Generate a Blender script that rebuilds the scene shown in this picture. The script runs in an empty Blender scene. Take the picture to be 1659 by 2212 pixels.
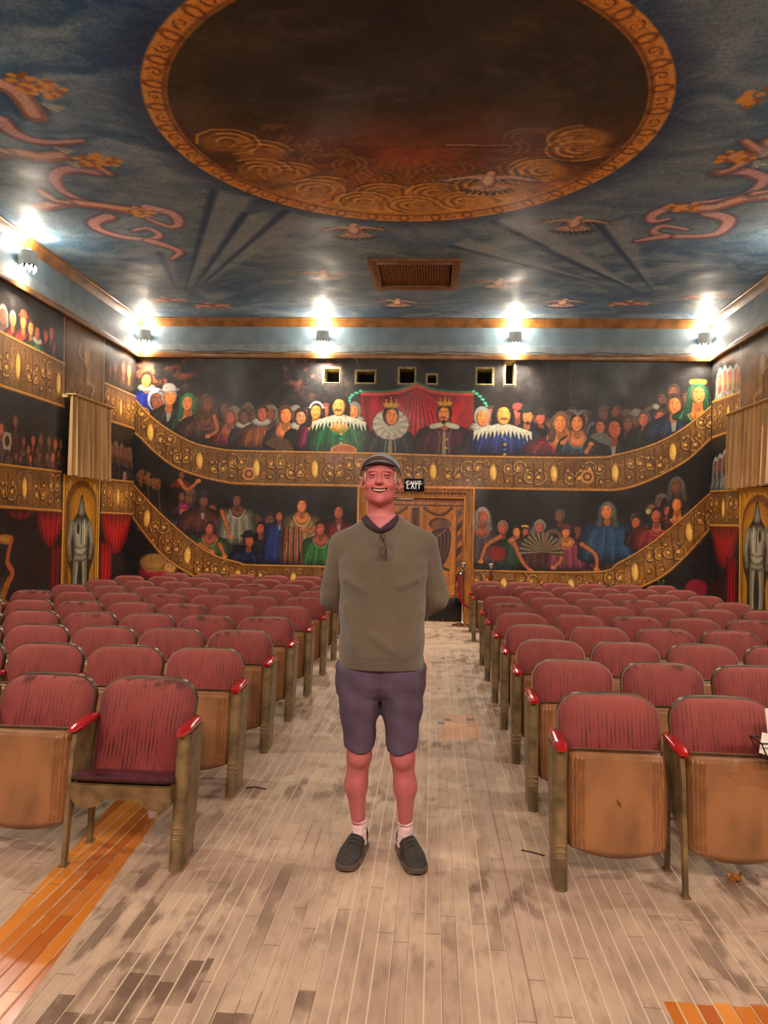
STAGE, EXPO, WG, CG = 130, 1.65, 1.6, 1.9
import bpy, bmesh, math, random
import numpy as np
from mathutils import Vector, Matrix
C = bpy.context.scene.collection
R = random.Random(7)
PI = math.pi
# ------------------------------------------------------------------ helpers
def lin(c):
    c = np.asarray(c, float)
    return np.where(c <= .04045, c/12.92, ((c+.055)/1.055)**2.4)
def L(*c): return tuple(float(v) for v in lin(np.array(c)/255.))
def mat(name, col, rough=.6, metal=0., noise=.0, nscale=8., col2=None, bump=0., bscale=60., spec=.5, coat=0., emit=None, estr=0., stretch=(1,1,1)):
    m = bpy.data.materials.new(name); m.use_nodes = True
    nt = m.node_tree; N = nt.nodes; K = nt.links; b = N['Principled BSDF']
    base = (*L(*col), 1)
    b.inputs['Base Color'].default_value = base
    b.inputs['Roughness'].default_value = rough; b.inputs['Metallic'].default_value = metal
    b.inputs['Specular IOR Level'].default_value = spec
    b.inputs['Coat Weight'].default_value = coat; b.inputs['Coat Roughness'].default_value = .12
    tc = N.new('ShaderNodeTexCoord'); mp = N.new('ShaderNodeMapping'); mp.inputs['Scale'].default_value = stretch
    K.new(tc.outputs['Object'], mp.inputs['Vector'])
    nz = N.new('ShaderNodeTexNoise'); nz.inputs['Scale'].default_value = nscale; nz.inputs['Detail'].default_value = 5
    K.new(mp.outputs[0], nz.inputs['Vector'])
    mx = N.new('ShaderNodeMix'); mx.data_type = 'RGBA'
    c2 = col2 if col2 else tuple(max(0, v*(1-noise)) for v in col)
    mx.inputs[6].default_value = base; mx.inputs[7].default_value = (*L(*c2), 1)
    rp = N.new('ShaderNodeValToRGB'); rp.color_ramp.elements[0].position = .38; rp.color_ramp.elements[1].position = .66
    K.new(nz.outputs['Fac'], rp.inputs[0]); K.new(rp.outputs[0], mx.inputs[0]); K.new(mx.outputs[2], b.inputs['Base Color'])
    if bump:
        n2 = N.new('ShaderNodeTexNoise'); n2.inputs['Scale'].default_value = bscale; n2.inputs['Detail'].default_value = 3
        K.new(mp.outputs[0], n2.inputs['Vector'])
        bp = N.new('ShaderNodeBump'); bp.inputs['Strength'].default_value = bump; bp.inputs['Distance'].default_value = .004
        K.new(n2.outputs['Fac'], bp.inputs['Height']); K.new(bp.outputs[0], b.inputs['Normal'])
    if emit:
        b.inputs['Emission Color'].default_value = (*L(*emit), 1); b.inputs['Emission Strength'].default_value = estr
    return m
def link(o, parent=None):
    C.objects.link(o)
    if parent: o.parent = parent
    return o
def tag(o, label=None, cat=None, group=None, kind=None):
    if label: o['label'] = label
    if cat: o['category'] = cat
    if group: o['group'] = group
    if kind: o['kind'] = kind
    return o
def empty(name, loc, label=None, cat=None, rz=0, group=None):
    o = bpy.data.objects.new(name, None); o.location = loc; o.rotation_euler = (0, 0, rz); o.empty_display_size = .1
    link(o); return tag(o, label, cat, group)
def mesh(name, vs, fs, m, parent=None, smooth=True, angle=35):
    me = bpy.data.meshes.new(name); me.from_pydata([tuple(v) for v in vs], [], [tuple(f) for f in fs]); me.update()
    if m: me.materials.append(m)
    if smooth:
        me.polygons.foreach_set('use_smooth', [True]*len(me.polygons))
        bm = bmesh.new(); bm.from_mesh(me)
        bmesh.ops.recalc_face_normals(bm, faces=bm.faces)
        for e in bm.edges:
            if len(e.link_faces) == 2 and e.calc_face_angle(0) > math.radians(angle): e.smooth = False
        bm.to_mesh(me); bm.free()
    o = bpy.data.objects.new(name, me); return link(o, parent)
class MB:
    def __init__(s): s.v = []; s.f = []
    def add(s, vs, fs):
        o = len(s.v); s.v += [tuple(map(float, v)) for v in vs]; s.f += [tuple(i+o for i in f) for f in fs]; return s
    def box(s, x0, x1, y0, y1, z0, z1, bev=0):
        bm = bmesh.new(); bmesh.ops.create_cube(bm, size=1)
        for v in bm.verts: v.co = Vector(((x0+x1)/2+v.co.x*(x1-x0), (y0+y1)/2+v.co.y*(y1-y0), (z0+z1)/2+v.co.z*(z1-z0)))
        if bev: bmesh.ops.bevel(bm, geom=bm.edges[:], offset=bev, segments=2, affect='EDGES', profile=.5)
        s.add([v.co for v in bm.verts], [[v.index for v in f.verts] for f in bm.faces]) if (bm.verts.index_update() is None) else 0
        bm.free(); return s
    def tube(s, pts, r, n=10, cap=True):
        P = [Vector(p) for p in pts]; rs = r if isinstance(r, (list, tuple)) else [r]*len(P)
        vs = []; up = None
        for i, p in enumerate(P):
            t = (P[min(i+1, len(P)-1)]-P[max(i-1, 0)]).normalized()
            if up is None: up = Vector((0, 0, 1)) if abs(t.z) < .9 else Vector((1, 0, 0))
            a = t.cross(up).normalized(); b = a.cross(t).normalized(); up = b
            for k in range(n):
                th = 2*PI*k/n; vs.append(p+(a*math.cos(th)+b*math.sin(th))*rs[i])
        fs = [(i*n+k, i*n+(k+1) % n, (i+1)*n+(k+1) % n, (i+1)*n+k) for i in range(len(P)-1) for k in range(n)]
        if cap: fs += [tuple(range(n))[::-1], tuple(range((len(P)-1)*n, len(P)*n))]
        return s.add(vs, fs)
    def lathe(s, prof, c=(0, 0, 0), n=24, a0=0, a1=2*PI):
        full = abs(a1-a0-2*PI) < 1e-6; m_ = n if full else n+1
        vs = [(c[0]+r*math.cos(a0+(a1-a0)*k/n), c[1]+r*math.sin(a0+(a1-a0)*k/n), c[2]+z) for r, z in prof for k in range(m_)]
        fs = []
        for i in range(len(prof)-1):
            for k in range(n):
                k2 = (k+1) % m_ if full else k+1
                fs.append((i*m_+k, i*m_+k2, (i+1)*m_+k2, (i+1)*m_+k))
        if full:
            if prof[0][0] > 1e-5: fs.append(tuple(range(n))[::-1])
            if prof[-1][0] > 1e-5: fs.append(tuple(range((len(prof)-1)*n, len(prof)*n)))
        return s.add(vs, fs)
    def prism(s, poly, axis, a, b):
        # poly: 2-D points in the other two axes, extruded along axis (0 x, 1 y, 2 z)
        def p3(q, t): return {0: (t, q[0], q[1]), 1: (q[0], t, q[1]), 2: (q[0], q[1], t)}[axis]
        n = len(poly); vs = [p3(q, a) for q in poly]+[p3(q, b) for q in poly]
        fs = [tuple(range(n)), tuple(range(n, 2*n))[::-1]]+[(i, (i+1) % n, n+(i+1) % n, n+i) for i in range(n)]
        return s.add(vs, fs)
    def loft(s, rings, cap=True):
        n = len(rings[0]); vs = [p for r in rings for p in r]
        fs = [(i*n+k, i*n+(k+1) % n, (i+1)*n+(k+1) % n, (i+1)*n+k) for i in range(len(rings)-1) for k in range(n)]
        if cap: fs += [tuple(range(n))[::-1], tuple(range((len(rings)-1)*n, len(rings)*n))]
        return s.add(vs, fs)
    def build(s, name, m, parent=None, smooth=True, angle=35): return mesh(name, s.v, s.f, m, parent, smooth, angle)
# ------------------------------------------------------------------ mural painter
rng = np.random.default_rng(11)
def vnoise(u, v, seed):
    g = np.random.default_rng(seed).random((257, 257))
    ui = np.floor(u).astype(int); vi = np.floor(v).astype(int); fu = u-ui; fv = v-vi
    fu = fu*fu*(3-2*fu); fv = fv*fv*(3-2*fv)
    a = g[vi % 256, ui % 256]; b = g[vi % 256, (ui+1) % 256]; c = g[(vi+1) % 256, ui % 256]; d = g[(vi+1) % 256, (ui+1) % 256]
    return (a*(1-fu)+b*fu)*(1-fv)+(c*(1-fu)+d*fu)*fv
def fbm(u, v, seed, o=4):
    s = 0; a = .5; t = 0
    for i in range(o): s = s+a*vnoise(u*2**i+i*17.3, v*2**i+i*9.1, seed+i); t += a; a *= .55
    return s/t
class Canvas:
    def __init__(s, xs, ys, col):
        s.xs = np.asarray(xs, float); s.ys = np.asarray(ys, float)
        s.I = np.empty((len(ys), len(xs), 3)); s.I[:] = np.array(col)/255.
    def box(s, x0, x1, y0, y1):
        i0, i1 = np.searchsorted(s.xs, [x0, x1]); j0, j1 = np.searchsorted(s.ys, [y0, y1])
        return j0, j1, i0, i1
    def mix(s, b, a, col):
        j0, j1, i0, i1 = b
        c = np.asarray(col, float)
        if c.ndim == 1: c = c/255.
        s.I[j0:j1, i0:i1] = s.I[j0:j1, i0:i1]*(1-a[..., None])+c*a[..., None]
    def ell(s, cx, cy, rx, ry, col, a=1., rot=0., soft=None, ring=0):
        r = max(rx, ry)*1.3+.02; b = s.box(cx-r, cx+r, cy-r, cy+r)
        if b[1] <= b[0] or b[3] <= b[2]: return
        X = s.xs[b[2]:b[3]][None, :]-cx; Y = s.ys[b[0]:b[1]][:, None]-cy
        c, q = math.cos(rot), math.sin(rot); U = (X*c+Y*q)/rx; V = (-X*q+Y*c)/ry
        d = np.sqrt(U*U+V*V); e = (soft if soft is not None else .006)/min(rx, ry)
        m = np.clip((1-d)/e+.5, 0, 1) if not ring else np.clip(1-np.abs(d-1)*min(rx, ry)/ring, 0, 1)
        s.mix(b, m*a, col)
    def poly(s, P, col, a=1., soft=.006, col2=None, tex=None):
        P = np.array(P, float); x0, y0 = P.min(0)-.02; x1, y1 = P.max(0)+.02
        b = s.box(x0, x1, y0, y1)
        if b[1] <= b[0] or b[3] <= b[2]: return
        X = s.xs[b[2]:b[3]][None, :]; Y = s.ys[b[0]:b[1]][:, None]
        ins = np.zeros((Y.shape[0], X.shape[1]), bool); dm = np.full(ins.shape, 1e9)
        for i in range(len(P)):
            p, q = P[i], P[(i+1) % len(P)]
            cr = ((p[1] > Y) != (q[1] > Y)) & (X < (q[0]-p[0])*(Y-p[1])/(q[1]-p[1]+1e-12)+p[0])
            ins ^= cr
            d = q-p; l = d@d+1e-12; t = np.clip(((X-p[0])*d[0]+(Y-p[1])*d[1])/l, 0, 1)
            dm = np.minimum(dm, (X-p[0]-t*d[0])**2+(Y-p[1]-t*d[1])**2)
        sd = np.where(ins, 1, -1)*np.sqrt(dm); m = np.clip(sd/soft+.5, 0, 1)
        c = np.array(col, float)
        if col2 is not None:  # edge to centre modelling of the painted form
            k = np.clip(sd/(soft*0+max(x1-x0, y1-y0)*.18), 0, 1)[..., None]
            c = (np.array(col2)*(1-k)+c*k)/255.
        if tex is not None:
            if np.ndim(c) == 1: c = np.ones(m.shape+(3,))*c/255.
            c = c*tex(X+0*Y, Y+0*X)[..., None]
        s.mix(b, m*a, c)
    def stroke(s, P, w0, w1, col, a=1., soft=.005):
        P = np.array(P, float); w = max(w0, w1)+soft; x0, y0 = P.min(0)-w; x1, y1 = P.max(0)+w
        b = s.box(x0, x1, y0, y1)
        if b[1] <= b[0] or b[3] <= b[2]: return
        X = s.xs[b[2]:b[3]][None, :]; Y = s.ys[b[0]:b[1]][:, None]; m = np.zeros((Y.shape[0], X.shape[1])); n = len(P)-1
        for i in range(n):
            p, q = P[i], P[i+1]; d = q-p; l = d@d+1e-12; t = np.clip(((X-p[0])*d[0]+(Y-p[1])*d[1])/l, 0, 1)
            D = np.sqrt((X-p[0]-t*d[0])**2+(Y-p[1]-t*d[1])**2); ww = (w0+(w1-w0)*(i+t)/n)/2
            m = np.maximum(m, np.clip((ww-D)/soft+.5, 0, 1))
        s.mix(b, m*a, col)
    def spiral(s, cx, cy, r, col, w, a=1., turns=1.3, ph=0., d=1):
        P = [(cx+r*(1-t)*math.cos(ph+d*t*turns*2*PI), cy+r*(1-t)*math.sin(ph+d*t*turns*2*PI)) for t in np.linspace(0, .85, 16)]
        s.stroke(P, w, w*.6, col, a)
def smooth(P, n=6, closed=True):
    P = [np.array(p, float) for p in P]; N = len(P); out = []
    rngi = range(N) if closed else range(N-1)
    for i in rngi:
        if closed: a, b, c, d = P[i-1], P[i], P[(i+1) % N], P[(i+2) % N]
        else: a, b, c, d = P[max(i-1, 0)], P[i], P[i+1], P[min(i+2, N-1)]
        for k in range(n):
            t = k/n; out.append(.5*((2*b)+(-a+c)*t+(2*a-5*b+4*c-d)*t*t+(-a+3*b-3*c+d)*t**3))
    if not closed: out.append(P[-1])
    return out
def sh(c, k): return tuple(min(255, v*k) for v in c)
def fig(cv, x, y, h, skin, hair, body, bot, w, fl):
    """one painted spectator: bust, neck, collar, hair, face"""
    q = random.Random(int(x*1000)+int(y*777)); t = q.choice((-1, 1))*.07*h
    sw = 1.28*h*w; ny = y-.42*h; bw = sw*1.22
    if 'x' not in fl:
        bot = min(bot, ny-.6*h)
        B = [(x-.18*h, ny+.05*h), (x-.55*sw, ny-.22*h), (x-sw, ny-.5*h), (x-bw, bot+.25*(ny-bot)), (x-bw*.9, bot), (x, bot-.02), (x+bw*.9, bot), (x+bw, bot+.25*(ny-bot)), (x+sw, ny-.5*h), (x+.55*sw, ny-.22*h), (x+.18*h, ny+.05*h)]
        cv.poly(smooth(B, 4), body, 1, .01, sh(body, .38))
        for k in range(9):
            fx = x+(k-4)/4.6*bw*.85+q.uniform(-.1, .1)*h; fx2 = fx+(fx-x)*.25
            P = smooth([(x+(fx-x)*.75, ny-.45*h-abs(k-4)*.07*h), (fx+q.uniform(-.05, .05)*h, (ny+bot)/2), (fx2, bot+.03)], 4, False)
            cv.stroke(P, .05*h, .09*h, sh(body, 1.65 if k % 2 else .35), .5, .02)
        if 'b' in fl:
            cv.poly(smooth([(x-.2*h, ny+.1*h), (x-.62*h*w, ny-.3*h), (x-.5*h, ny-.72*h), (x, ny-.95*h), (x+.5*h, ny-.72*h), (x+.62*h*w, ny-.3*h), (x+.2*h, ny+.1*h)], 4), skin, 1, .012, sh(skin, .62))
            cv.stroke(smooth([(x-.58*h*w, ny-.36*h), (x-.4*h, ny-.8*h), (x, ny-1.0*h), (x+.4*h, ny-.8*h), (x+.58*h*w, ny-.36*h)], 4, False), .05*h, .05*h, sh(body, 2.1), .7)
        if 'C' in fl:
            cv.stroke([(x, ny-.6*h), (x, bot)], .16*h, .22*h, (150, 140, 105), .8)
            for s_ in (-1, 1): cv.stroke(smooth([(x+s_*.4*h, ny-.5*h), (x+s_*.22*h, (ny+bot)/2), (x+s_*.3*h, bot)], 4, False), .06*h, .06*h, (150, 150, 150), .5)
        if 'c' in fl:
            cv.poly([(x-.16*h, ny-.02*h), (x+.16*h, ny-.02*h), (x+.1*h, ny-.9*h), (x-.08*h, ny-.95*h)], (150, 145, 128), .9, .01)
        if 'm' in fl or 'M' in fl:
            for k in range(4): cv.ell(x+.12*h, ny-.75*h-k*.24*h, .08*h, .07*h, (205, 165, 60) if k % 2 else sh(body, 1.9), .8)
    # long hair / veil behind the head
    if 'L' in fl or 'v' in fl:
        cv.poly(smooth([(x-.3*h, y+.5*h), (x-.52*h, y+.1*h), (x-.56*h, y-.5*h), (x-.66*h, y-.95*h), (x-.3*h, y-.9*h), (x-.2*h, y), (x+.2*h, y), (x+.3*h, y-.9*h), (x+.66*h, y-.95*h), (x+.56*h, y-.5*h), (x+.52*h, y+.1*h), (x+.3*h, y+.5*h), (x, y+.64*h)], 4), hair, 1, .012, sh(hair, .6))
        for k in range(8):
            s_ = -1 if k < 4 else 1; o = .36+.06*(k % 4)
            cv.stroke(smooth([(x+s_*o*h*.8, y+.35*h), (x+s_*o*h*1.1, y-.2*h), (x+s_*(o+.1)*h*1.1, y-.85*h)], 4, False), .03*h, .02*h, sh(hair, 1.6 if k % 2 else .55), .5)
    cv.stroke([(x, y-.2*h), (x, ny-.28*h)], .34*h, .42*h, sh(skin, .72), 1)
    if 'r' in fl or 'R' in fl:
        rr = (.95 if 'R' in fl else .62)*h; cy = ny-(0 if 'R' in fl else .08)*h; fy = .85 if 'R' in fl else .42
        cv.ell(x, cy, rr, rr*fy, (165, 160, 142), 1, 0, .01)
        for k in range(26):
            a = 2*PI*k/26; c_, s_ = math.cos(a), math.sin(a)
            cv.stroke([(x+.45*rr*c_, cy+.45*rr*s_*fy), (x+rr*c_, cy+rr*s_*fy)], .01*h, .05*h, (70, 66, 60) if k % 2 else (215, 210, 190), .6)
        cv.ell(x, cy, rr, rr*fy, (60, 55, 48), .5, 0, None, .018)
    if 'l' in fl:
        for k in range(15):
            u = (k-7)/7.; cv.poly([(x+u*.2*h, ny+.02*h), (x+(u-.09)*1.2*h*w, ny-.18*h-.2*abs(u)*h), (x+u*1.32*h*w, ny-.62*h-.22*u*u*h-.1*(k % 2)*h), (x+(u+.09)*1.2*h*w, ny-.18*h-.2*abs(u)*h)], (192, 190, 165), .95)
    if 'e' in fl:
        for s_ in (-1, 1): cv.poly(smooth([(x+s_*.12*h, ny-.02*h), (x+s_*.8*h, ny-.2*h), (x+s_*.72*h, ny-.42*h), (x+s_*.1*h, ny-.3*h)], 4), (200, 195, 170), 1, .01, (150, 140, 120))
    cv.ell(x, y+.06*h, .42*h, .55*h, hair, 1, 0, .01)
    # face
    cv.ell(x+t*.4, y-.02*h, .325*h, .47*h, sh(skin, .55), 1)
    cv.ell(x+t*.8, y-.01*h, .285*h, .44*h, skin, 1, 0, .02)
    cv.ell(x+t*1.7, y+.0*h, .15*h, .33*h, sh(skin, 1.22), .6, 0, .03)
    dk = sh(skin, .22)
    for s_ in (-1, 1):
        ex = x+t+s_*.125*h
        cv.stroke([(ex-.075*h, y+.125*h), (ex, y+.16*h), (ex+.075*h, y+.13*h)], .03*h, .022*h, dk, .85)
        cv.ell(ex, y+.045*h, .06*h, .028*h, (200, 180, 150), .7); cv.ell(ex+t*.2, y+.045*h, .028*h, .034*h, dk, .95)
        cv.ell(ex, y-.14*h, .07*h, .06*h, (190, 70, 50), .35, 0, .02)
    cv.stroke([(x+t*1.2, y+.1*h), (x+t*1.7, y-.12*h), (x+t*1.0, y-.135*h)], .022*h, .03*h, sh(skin, .5), .8)
    cv.ell(x+t*1.1, y-.25*h, .085*h, .032*h, (150, 40, 35), .85)
    if 'm' in fl:
        cv.stroke(smooth([(x+t-.17*h, y-.24*h), (x+t-.07*h, y-.175*h), (x+t, y-.19*h), (x+t+.07*h, y-.175*h), (x+t+.17*h, y-.24*h)], 3, False), .05*h, .05*h, hair, 1)
    if 'B' in fl: cv.ell(x+t*.8, y-.44*h, .13*h, .12*h, hair, .95)
    # fringe
    cv.poly(smooth([(x-.36*h, y+.05*h), (x-.34*h, y+.4*h), (x, y+.58*h), (x+.34*h, y+.4*h), (x+.36*h, y+.05*h), (x+.24*h, y+.27*h), (x+t, y+.37*h), (x-.24*h, y+.27*h)], 4), hair, 1, .008)
    if 'h' in fl:
        hc = hair; cv.ell(x, y+.34*h, .62*h, .13*h, sh(hc, .8), 1, .1); cv.ell(x, y+.47*h, .38*h, .26*h, sh(hc, 1.25), 1, 0, .02)
        cv.stroke([(x-.5*h, y+.36*h), (x+.5*h, y+.4*h)], .03*h, .03*h, sh(hc, 1.8), .5)
    if 't' in fl:
        for k in range(9):
            a = PI*(.1+.8*k/8); cv.ell(x+.42*h*math.cos(a), y+.1*h+.48*h*math.sin(a), .07*h, .07*h, (205, 200, 185), .95)
    if 'f' in fl:
        for k in range(7): cv.stroke(smooth([(x, y+.4*h), (x+(k-3)*.14*h, y+.72*h), (x+(k-3)*.25*h, y+.52*h)], 3, False), .09*h, .04*h, (120, 118, 112), .6)
    if 'K' in fl:
        P = [(x-.34*h, y+.42*h)]+[(x+(k-3)*.115*h*1.1, y+(.62+(.22 if k % 2 else 0)+(.14 if k == 3 else 0))*h) for k in range(7)]+[(x+.34*h, y+.42*h)]
        cv.poly(P, (224, 168, 52), 1, .006, (150, 96, 26)); cv.stroke([(x-.34*h, y+.44*h), (x+.34*h, y+.44*h)], .05*h, .05*h, (120, 76, 20), .9)
        for k in range(7): cv.ell(P[k+1][0], P[k+1][1], .03*h, .03*h, (240, 196, 90), 1)
    if 'F' in fl:
        for k in range(5): cv.ell(x+(k-2)*.16*h, y+.66*h-.02*h*abs(k-2), .12*h, .13*h, (230, 180, 35) if k % 2 else (200, 140, 30), 1, 0, .01)
def band(cv, top, botm, base=(139, 88, 30), seg=.34, seed=5, dim=1.):
    """carved and gilded balcony front between two curves"""
    q = random.Random(seed); T = smooth(top, 5, False); B = smooth(botm, 5, False)
    b0 = sh(base, dim); hi = sh((236, 180, 84), dim); dk = sh((70, 38, 16), dim)
    tex = lambda X, Y: .78+.5*fbm(X*5+40, Y*5+40, seed, 4)
    cv.poly(T+B[::-1], b0, 1, .006, sh(b0, .6), tex)
    def at(C_, u):
        D = [0]
        for i in range(len(C_)-1): D.append(D[-1]+float(np.hypot(*(C_[i+1]-C_[i]))))
        k = u*D[-1]; i = max(0, min(len(C_)-2, int(np.searchsorted(D, k))-1)); f = (k-D[i])/(D[i+1]-D[i]+1e-9); return C_[i]*(1-f)+C_[i+1]*f
    Ln = sum(float(np.hypot(*(T[i+1]-T[i]))) for i in range(len(T)-1)); n = max(2, int(round(Ln/seg)))
    for i in range(n):
        u = (i+.5)/n; a = at(T, u); b = at(B, u); d = b-a; hh = float(np.hypot(*d)); d = d/hh; e = np.array((-d[1], d[0]))
        if e[0] < 0: e = -e
        an = math.atan2(e[1], e[0])
        P = lambda s, t: tuple(a+e*s*seg+d*t*hh)
        if i % 3 == 1:
            c = P(0, .5); cv.ell(c[0], c[1], .075, .3*hh, dk, .8, an); cv.ell(c[0], c[1], .055, .26*hh, hi, .95, an, .03); cv.ell(c[0]+.012, c[1], .02, .17*hh, sh(hi, 1.25), .6, an, .03)
            for s_ in (-1, 1):
                for tt in (.22, .78):
                    c = P(s_*.33, tt); cv.spiral(c[0], c[1], .06, dk, .016, .9, 1.4, q.random()*6, s_); cv.spiral(c[0]+.006, c[1]+.006, .055, hi, .008, .7, 1.4, q.random()*6, s_)
        else:
            for s_ in (-1, 1):
                c = P(s_*.24, .36+.26*(i % 2)); ph = q.random()*6; rr = q.uniform(.1, .145)
                cv.spiral(c[0], c[1], rr, dk, .034, .85, 1.4, ph, s_); cv.spiral(c[0]+.01, c[1]+.01, rr*.96, hi, .016, .8, 1.4, ph, s_); cv.ell(c[0], c[1], .026, .026, hi, .85)
                c2 = P(s_*.3, .75-.35*(i % 2)); cv.spiral(c2[0], c2[1], .06, dk, .018, .9, 1.2, ph+2, -s_); cv.ell(c2[0], c2[1], .02, .02, hi, .7)
                cv.stroke(smooth([P(0, .92), P(s_*.1, .6), P(s_*.38, .5), P(s_*.3, .2)], 4, False), .02, .01, dk, .8)
                cv.stroke(smooth([P(.02, .92), P(s_*.12, .62), P(s_*.4, .52), P(s_*.33, .22)], 4, False), .008, .005, hi, .6)
            cv.stroke([P(0, .12), P(0, .9)], .02, .03, dk, .6)
        for s_ in (-.5,): cv.stroke([P(s_, .06), P(s_, .94)], .014, .014, dk, .6)
    for Cc, off, w in ((T, 0, .036), (B, 0, .04)):
        cv.stroke(Cc, w, w, sh((170, 112, 42), dim), 1); cv.stroke([p+np.array((0, .009)) for p in Cc], .009, .009, sh((222, 165, 80), dim), .8); cv.stroke([p-np.array((0, .018)) for p in Cc], .012, .012, dk, .8)
def drape(cv, P, col=(150, 22, 26)):
    cv.poly(smooth(P, 3), col, 1, .01, sh(col, .45)); X = [p[0] for p in P]; Y = [p[1] for p in P]; x0, x1, y0, y1 = min(X), max(X), min(Y), max(Y)
def wall_mesh(name, cv, fn, m, keep=None):
    nx, ny = len(cv.xs), len(cv.ys); X, Y = np.meshgrid(cv.xs, cv.ys); co = fn(X, Y).reshape(-1, 3).astype(np.float32)
    i, j = np.meshgrid(np.arange(nx-1), np.arange(ny-1)); a = (j*nx+i)
    q = np.stack([a, a+1, a+nx+1, a+nx], -1)
    if keep is not None:
        cx = (cv.xs[:-1]+cv.xs[1:])/2; cy = (cv.ys[:-1]+cv.ys[1:])/2; k = keep(*np.meshgrid(cx, cy)); q = q[k]
    q = q.reshape(-1, 4).astype(np.int32); nf = len(q)
    me = bpy.data.meshes.new(name); me.vertices.add(len(co)); me.vertices.foreach_set('co', co.ravel())
    me.loops.add(nf*4); me.loops.foreach_set('vertex_index', q.ravel()); me.polygons.add(nf)
    me.polygons.foreach_set('loop_start', np.arange(0, nf*4, 4, dtype=np.int32)); me.update(calc_edges=True)
    at = me.color_attributes.new('paint', 'FLOAT_COLOR', 'POINT'); c = np.ones((len(co), 4), np.float32); c[:, :3] = lin(np.clip(cv.I, 0, 1)).reshape(-1, 3)
    at.data.foreach_set('color', c.ravel()); me.materials.append(m)
    o = bpy.data.objects.new(name, me); link(o); o['kind'] = 'structure'; return o
def paint_mat(name, rough=.45, coat=.25, bump=.25, gain=1.):
    m = bpy.data.materials.new(name); m.use_nodes = True; nt = m.node_tree; N = nt.nodes; K = nt.links; b = N['Principled BSDF']
    at = N.new('ShaderNodeVertexColor'); at.layer_name = 'paint'
    tc = N.new('ShaderNodeTexCoord'); nz = N.new('ShaderNodeTexNoise'); nz.inputs['Scale'].default_value = 35; nz.inputs['Detail'].default_value = 6
    K.new(tc.outputs['Object'], nz.inputs['Vector'])
    mr = N.new('ShaderNodeMapRange'); mr.inputs[1].default_value = .3; mr.inputs[2].default_value = .7; mr.inputs[3].default_value = .72*gain; mr.inputs[4].default_value = 1.28*gain
    K.new(nz.outputs['Fac'], mr.inputs[0])
    vm = N.new('ShaderNodeVectorMath'); vm.operation = 'SCALE'; K.new(at.outputs['Color'], vm.inputs[0]); K.new(mr.outputs[0], vm.inputs['Scale']); K.new(vm.outputs[0], b.inputs['Base Color'])
    n3 = N.new('ShaderNodeTexNoise'); n3.inputs['Scale'].default_value = 1.6; n3.inputs['Detail'].default_value = 7; K.new(tc.outputs['Object'], n3.inputs['Vector'])
    m2 = N.new('ShaderNodeMapRange'); m2.inputs[1].default_value = .35; m2.inputs[2].default_value = .65; m2.inputs[3].default_value = rough-.14; m2.inputs[4].default_value = rough+.2
    K.new(n3.outputs['Fac'], m2.inputs[0]); K.new(m2.outputs[0], b.inputs['Roughness'])
    bp = N.new('ShaderNodeBump'); bp.inputs['Strength'].default_value = bump; bp.inputs['Distance'].default_value = .006; K.new(nz.outputs['Fac'], bp.inputs['Height']); K.new(bp.outputs[0], b.inputs['Normal'])
    b.inputs['Coat Weight'].default_value = coat; b.inputs['Coat Roughness'].default_value = .3
    return m
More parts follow.
